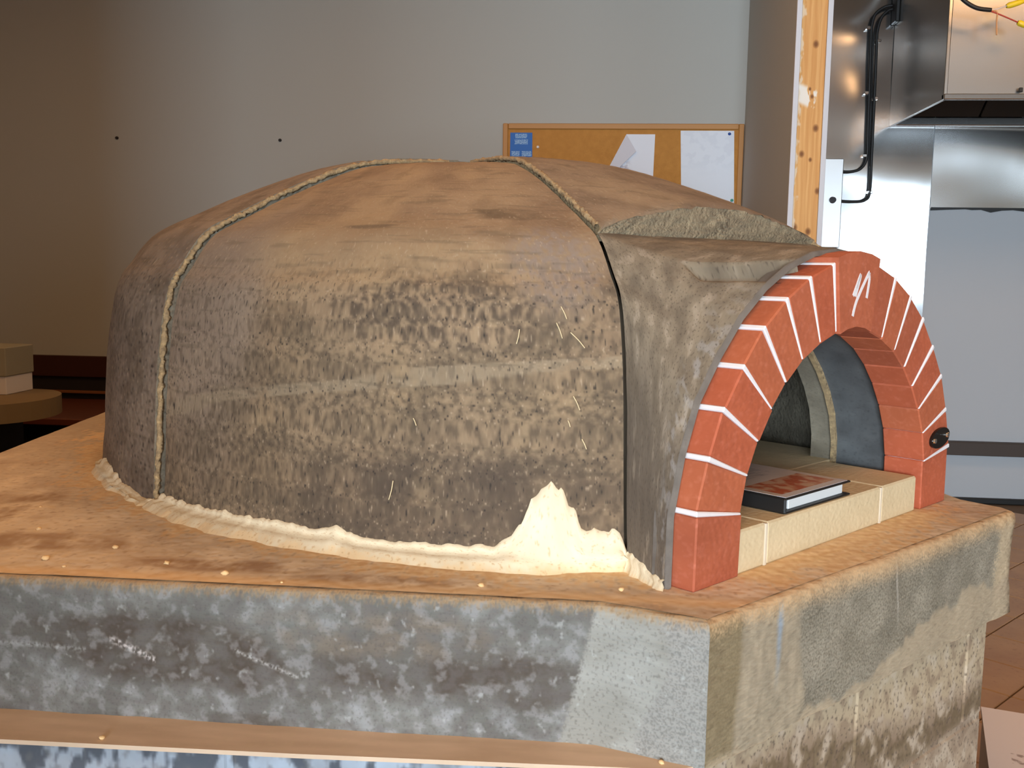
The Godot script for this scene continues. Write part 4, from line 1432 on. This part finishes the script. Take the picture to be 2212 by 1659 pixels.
func build_kitchen():
	var Z := -6.85
	tag(put("steel_wall_sheet", steel_sheet(0.77, 2.088, 0.9, 3.5, 0.0, 0.035), M.steel, self, Vector3(0, 0, Z + 0.006)), "tall wavy stainless steel wall sheet carrying black conduits", "wall sheet")
	# second sheet with a ragged lower edge
	tag(put("steel_wall_sheet", steel_sheet(2.094, 4.6, 1.96, 3.5, 40.0, 0.035), M.steel, self, Vector3(0, 0, Z + 0.010)), "stainless steel wall sheet under the hood ending above bare wall", "wall sheet")
	var jag := PackedVector2Array()
	var jx := [2.10, 2.2, 2.32, 2.36, 2.42, 2.48, 2.55, 2.62, 2.72, 2.9, 3.4, 4.5]
	var jy := [1.945, 1.95, 1.955, 1.95, 1.952, 1.935, 1.948, 1.952, 1.94, 1.95, 1.945, 1.95]
	for k in jx.size():
		jag.append(Vector2(jx[k], 1.966))
	for k in range(jx.size() - 1, -1, -1):
		jag.append(Vector2(jx[k], jy[k]))
	tag(put("sealant_strip", plate(jag, 0.012), M.black, self, Vector3(0, 0, Z + 0.004)), "ragged black sealant line under the right steel sheet", "sealant")
	# hood
	var hd = thing("range_hood", "large stainless steel kitchen exhaust hood above the back wall", "hood", Vector3(0, 0, Z))
	var x0 := 1.80
	var zf := 1.08
	var yb := 2.479
	var yt := 3.45
	put("side_panel", box(Vector3(x0, yb, 0.02), Vector3(x0 + 0.02, yt, zf), 0.003), M.steel_dull, hd)
	put("side_panel", box(Vector3(4.4, yb, 0.02), Vector3(4.42, yt, zf), 0.003), M.steel_dull, hd)
	var fp := steel_sheet(x0 + 0.02, 4.4, yb + 0.02, yt, 12.0, 0.02)
	put("front_panel", fp, M.steel_dull, hd, Vector3(0, 0, zf))
	put("front_lip", box(Vector3(x0, yb, zf - 0.03), Vector3(4.42, yb + 0.03, zf + 0.012), 0.004), M.steel, hd)
	put("top_panel", box(Vector3(x0, yt, 0.02), Vector3(4.42, yt + 0.02, zf), 0.003), M.steel_dull, hd)
	put("grease_trough", box(Vector3(x0 + 0.02, yb, 0.02), Vector3(4.4, yb + 0.05, 0.10), 0.004), M.steel, hd)
	for k in 5:
		var st := newst(false)
		var xa := x0 + 0.03 + k * 0.512
		var c := []
		for e in [0.0, 0.04]:
			c.append(Vector3(xa, yb + 0.05 + e, 0.10))
			c.append(Vector3(xa + 0.50, yb + 0.05 + e, 0.10))
			c.append(Vector3(xa + 0.50, yb + 0.55 + e, 0.75))
			c.append(Vector3(xa, yb + 0.55 + e, 0.75))
		hexa(st, c, 0.004)
		put("grease_filter", done(st), plain(rgb(60, 52, 44), 0.5, 0.6), hd)
	# bolt on the hood's front panel
	put("bolt", box(Vector3(2.185, yb + 0.035, zf + 0.012), Vector3(2.205, yb + 0.06, zf + 0.026), 0.003), M.black, hd)
	# conduits
	var zc := Z + 0.05
	var c1 := [[1.504, 2.188], [1.57, 2.188], [1.63, 2.21], [1.663, 2.28], [1.660, 2.45], [1.655, 2.70], [1.648, 3.0], [1.647, 3.10], [1.665, 3.18], [1.72, 3.225], [1.772, 3.235]]
	var c2 := [[1.511, 1.997], [1.60, 1.994], [1.665, 2.005], [1.693, 2.06], [1.692, 2.3], [1.688, 2.70], [1.683, 3.0], [1.684, 3.08], [1.705, 3.16], [1.745, 3.203], [1.772, 3.212]]
	var lab := ["upper black flexible conduit curving from steel box to hood", "lower black flexible conduit curving from steel box to hood"]
	var clips := [[[1.630, 3.098], [1.640, 2.691], [1.650, 2.291]], [[1.700, 2.056], [1.700, 2.656], [1.698, 3.016]]]
	for k in 2:
		var t = thing("conduit", lab[k], "conduit", Vector3(0, 0, zc + k * 0.004))
		var pth := []
		for p in [c1, c2][k]:
			pth.append(Vector3(p[0], p[1], 0))
		put("hose", tube(smooth_path(pth, 6), 0.0095, 10), M.black, t)
		for q in clips[k]:
			put("clip", box(Vector3(q[0] - 0.016, q[1] - 0.010, -0.03), Vector3(q[0] + 0.012, q[1] + 0.010, 0.008), 0.003), M.steel, t)
	tag(put("junction_box", box(Vector3(1.775, 3.12, Z + 0.02), Vector3(1.80, 3.33, Z + 0.12), 0.005), M.black, self), "black connector box at hood corner above the conduits", "junction box")
	var sb = thing("control_box", "flat stainless control box with black knob beside the stud", "control box", Vector3(0, 0, Z))
	put("body", box(Vector3(1.30, 1.692, 0.03), Vector3(1.508, 2.266, 0.10), 0.004), plain(rgb(214, 214, 214), 0.3, 1.0), sb)
	var kn := CylinderMesh.new()
	kn.top_radius = 0.018
	kn.bottom_radius = 0.022
	kn.height = 0.03
	kn.radial_segments = 16
	var ko = put("knob", kn, M.black, sb, Vector3(1.449, 2.0, 0.115))
	ko.rotation_degrees.x = 90
	# ledge and base along the kitchen wall
	var tr = struct("trim_1", box(Vector3(2.0, 0.33, Z - 0.01), Vector3(6.0, 0.42, Z + 0.06), 0.004), plain(rgb(70, 60, 54), 0.6))
	struct("baseboard_kitchen", box(Vector3(0.77, 0.0, Z - 0.01), Vector3(6.0, 0.035, Z + 0.03), 0.003), M.black)
	# pale box lying on the floor beside the stand
	var bx = thing("white_carton", "pinkish white carton on tiled floor beside the block stand", "box", Vector3(1.30, 0, -2.52), -17.0)
	var tc := paint(200, 160, func(u, v):
		var c := rgb(246, 230, 224)
		var s := nb.get_noise_2d(u * 18, v * 26)
		if absf(u - 0.2) < 0.1 and absf(v - 0.62) < 0.06:
			c = c.lerp(rgb(168, 142, 132), clampf(s * 3.0, 0, 0.8))
		return c)
	put("body", box(Vector3(-0.28, 0, -0.24), Vector3(0.28, 0.29, 0.24), 0.004), plain(rgb(240, 226, 218), 0.8), bx)
	var lid = put("lid", plate(PackedVector2Array([Vector2(-0.285, -0.245), Vector2(0.285, -0.245), Vector2(0.285, 0.245), Vector2(-0.285, 0.245)]), 0.012), textured(tc, 0.8), bx, Vector3(0, 0.29, 0))
	lid.rotation_degrees.x = -90
	# loose cable ends hanging in front of the hood
	var cab = thing("loose_cable", "loose black cable with bare wires and yellow connectors before the hood", "cable", Vector3(0, 0, -5.6))
	var k5 := 5.6 / 4.5
	var to := func(x, y): return Vector3(x * k5, 1.5325 + (y - 1.5325) * k5, 0)
	put("sheath", tube(smooth_path([to.call(1.40, 2.76), to.call(1.448, 2.690), to.call(1.51, 2.648), to.call(1.575, 2.637)], 6), 0.011, 10), M.black, cab)
	put("white_wire", tube(smooth_path([to.call(1.57, 2.637), to.call(1.60, 2.642), to.call(1.64, 2.655)], 5), 0.004, 8), plain(rgb(226, 206, 190), 0.6), cab)
	put("red_wire", tube(smooth_path([to.call(1.57, 2.634), to.call(1.62, 2.615), to.call(1.69, 2.585)], 5), 0.004, 8), plain(rgb(178, 62, 44), 0.6), cab)
	put("bare_wire", tube(smooth_path([to.call(1.57, 2.636), to.call(1.598, 2.63), to.call(1.600, 2.59), to.call(1.604, 2.535)], 5), 0.004, 8), plain(rgb(208, 150, 96), 0.5), cab)
	for w in [[1.635, 2.652, 1.715, 2.676], [1.685, 2.587, 1.73, 2.568]]:
		var a: Vector3 = to.call(w[0], w[1])
		var b: Vector3 = to.call(w[2], w[3])
		var st := newst()
		var rings := []
		var d := (b - a).normalized()
		var sd := d.cross(Vector3.BACK).normalized()
		for e in [[0.0, 0.010], [0.15, 0.016], [0.6, 0.015], [0.95, 0.010], [1.0, 0.0]]:
			var ring := []
			for k in 13:
				var an := TAU * k / 12
				ring.append(a.lerp(b, e[0]) + (sd * cos(an) + Vector3.BACK * sin(an)) * e[1])
			rings.append(ring)
		for i in 4:
			for k in 12:
				quad(st, rings[i][k], rings[i + 1][k], rings[i + 1][k + 1], rings[i][k + 1], rings[i][k] - a.lerp(b, 0.5))
		put("wire_connector", done(st), plain(rgb(236, 206, 40), 0.4), cab)

# ------------------------------------------------------------------ small things
func build_details():
	var to_world := Transform3D(Basis(Vector3.UP, deg_to_rad(OVEN_TURN)), OVEN_AT)
	# straw fibres stuck to the near panel: angle, t, tilt, length
	var straw := plain(rgb(226, 204, 160), 0.8)
	var rng := RandomNumberGenerator.new()
	rng.seed = 9
	for f in [[-36.0, 2.53, 1.35, 0.022], [-32.0, 2.62, 1.9, 0.024], [-30.3, 2.50, 2.3, 0.03], [-31.5, 2.88, 1.95, 0.02], [-30.5, 1.83, 2.0, 0.022], [-29.8, 1.50, 2.0, 0.016], [-49.2, 1.0, 1.35, 0.03], [-31.2, 1.66, 1.9, 0.01], [-46.6, 1.62, 2.0, 0.012]]:
		var c := dome(deg_to_rad(f[0]), f[1], 0.004)
		var e1 := (dome(deg_to_rad(f[0] + 1), f[1], 0.004) - c).normalized()
		var e2 := (dome(deg_to_rad(f[0]), f[1] + 0.1, 0.004) - c).normalized()
		var d := e1 * cos(f[2]) + e2 * sin(f[2])
		var bend: Vector3 = (e1 * sin(f[2]) - e2 * cos(f[2])) * f[3] * 0.03
		var pth := [c - d * f[3] * 0.5, c + bend, c + d * f[3] * 0.5]
		var o = put("straw_fibre", tube(smooth_path(pth, 4), 0.0008, 6), straw, self)
		o.transform = to_world
		tag(o, "short pale straw fibre stuck to the dome's side panel", "straw", "straw fibres on the dome")
	# crumbs of clay on the slab and on the ledge
	var crumb_m := plain(rgb(244, 206, 150), 0.95)
	var spots := [[-0.80, 1.100, -1.33], [-0.755, 1.100, -1.30], [-0.52, 1.100, -1.30], [-0.73, 1.1, -1.40], [-0.90, 1.1, -1.48], [-0.43, 1.1, -1.275], [-0.62, 1.1, -1.335], [-0.16, 1.1, -1.30], [0.03, 1.1, -1.31], [-0.98, 1.1, -1.62]]
	for k in spots.size() + 2:
		var on_ledge := k >= spots.size()
		var p = [[-0.645, 0.908, -1.185], [0.085, 0.908, -1.212]][k - spots.size()] if on_ledge else spots[k]
		var st := newst()
		var sz := rng.randf_range(0.0025, 0.006)
		var P := []
		var U := []
		for i in 9:
			var col := []
			var uc := []
			for j in 6:
				var a := TAU * i / 8
				var b := PI * j / 5 - PI / 2
				var v := Vector3(cos(a) * cos(b), sin(b) * 0.6, sin(a) * cos(b))
				v *= sz * (1.0 + 0.5 * nb.get_noise_3d(v.x * 1.5 + k * 7, v.y * 1.5, v.z * 1.5))
				col.append(v)
				uc.append(Vector2(i, j))
			col[0] = Vector3(0, -sz * 0.6, 0)
			col[5] = Vector3(0, sz * 0.6, 0)
			P.append(col)
			U.append(uc)
		for j in 6:
			P[8][j] = P[0][j]
		grid(st, P, U, Vector3.ZERO)
		var o = put("clay_crumb", done(st), crumb_m, self, Vector3(p[0], p[1] + sz * 0.45, p[2]))
		if on_ledge:
			tag(o, "pale orange crumb of clay on ledge below the slab", "crumb", "clay crumbs on the ledge")
		else:
			tag(o, "small pale crumb of clay on the slab's dusty top", "crumb", "clay crumbs on the slab")
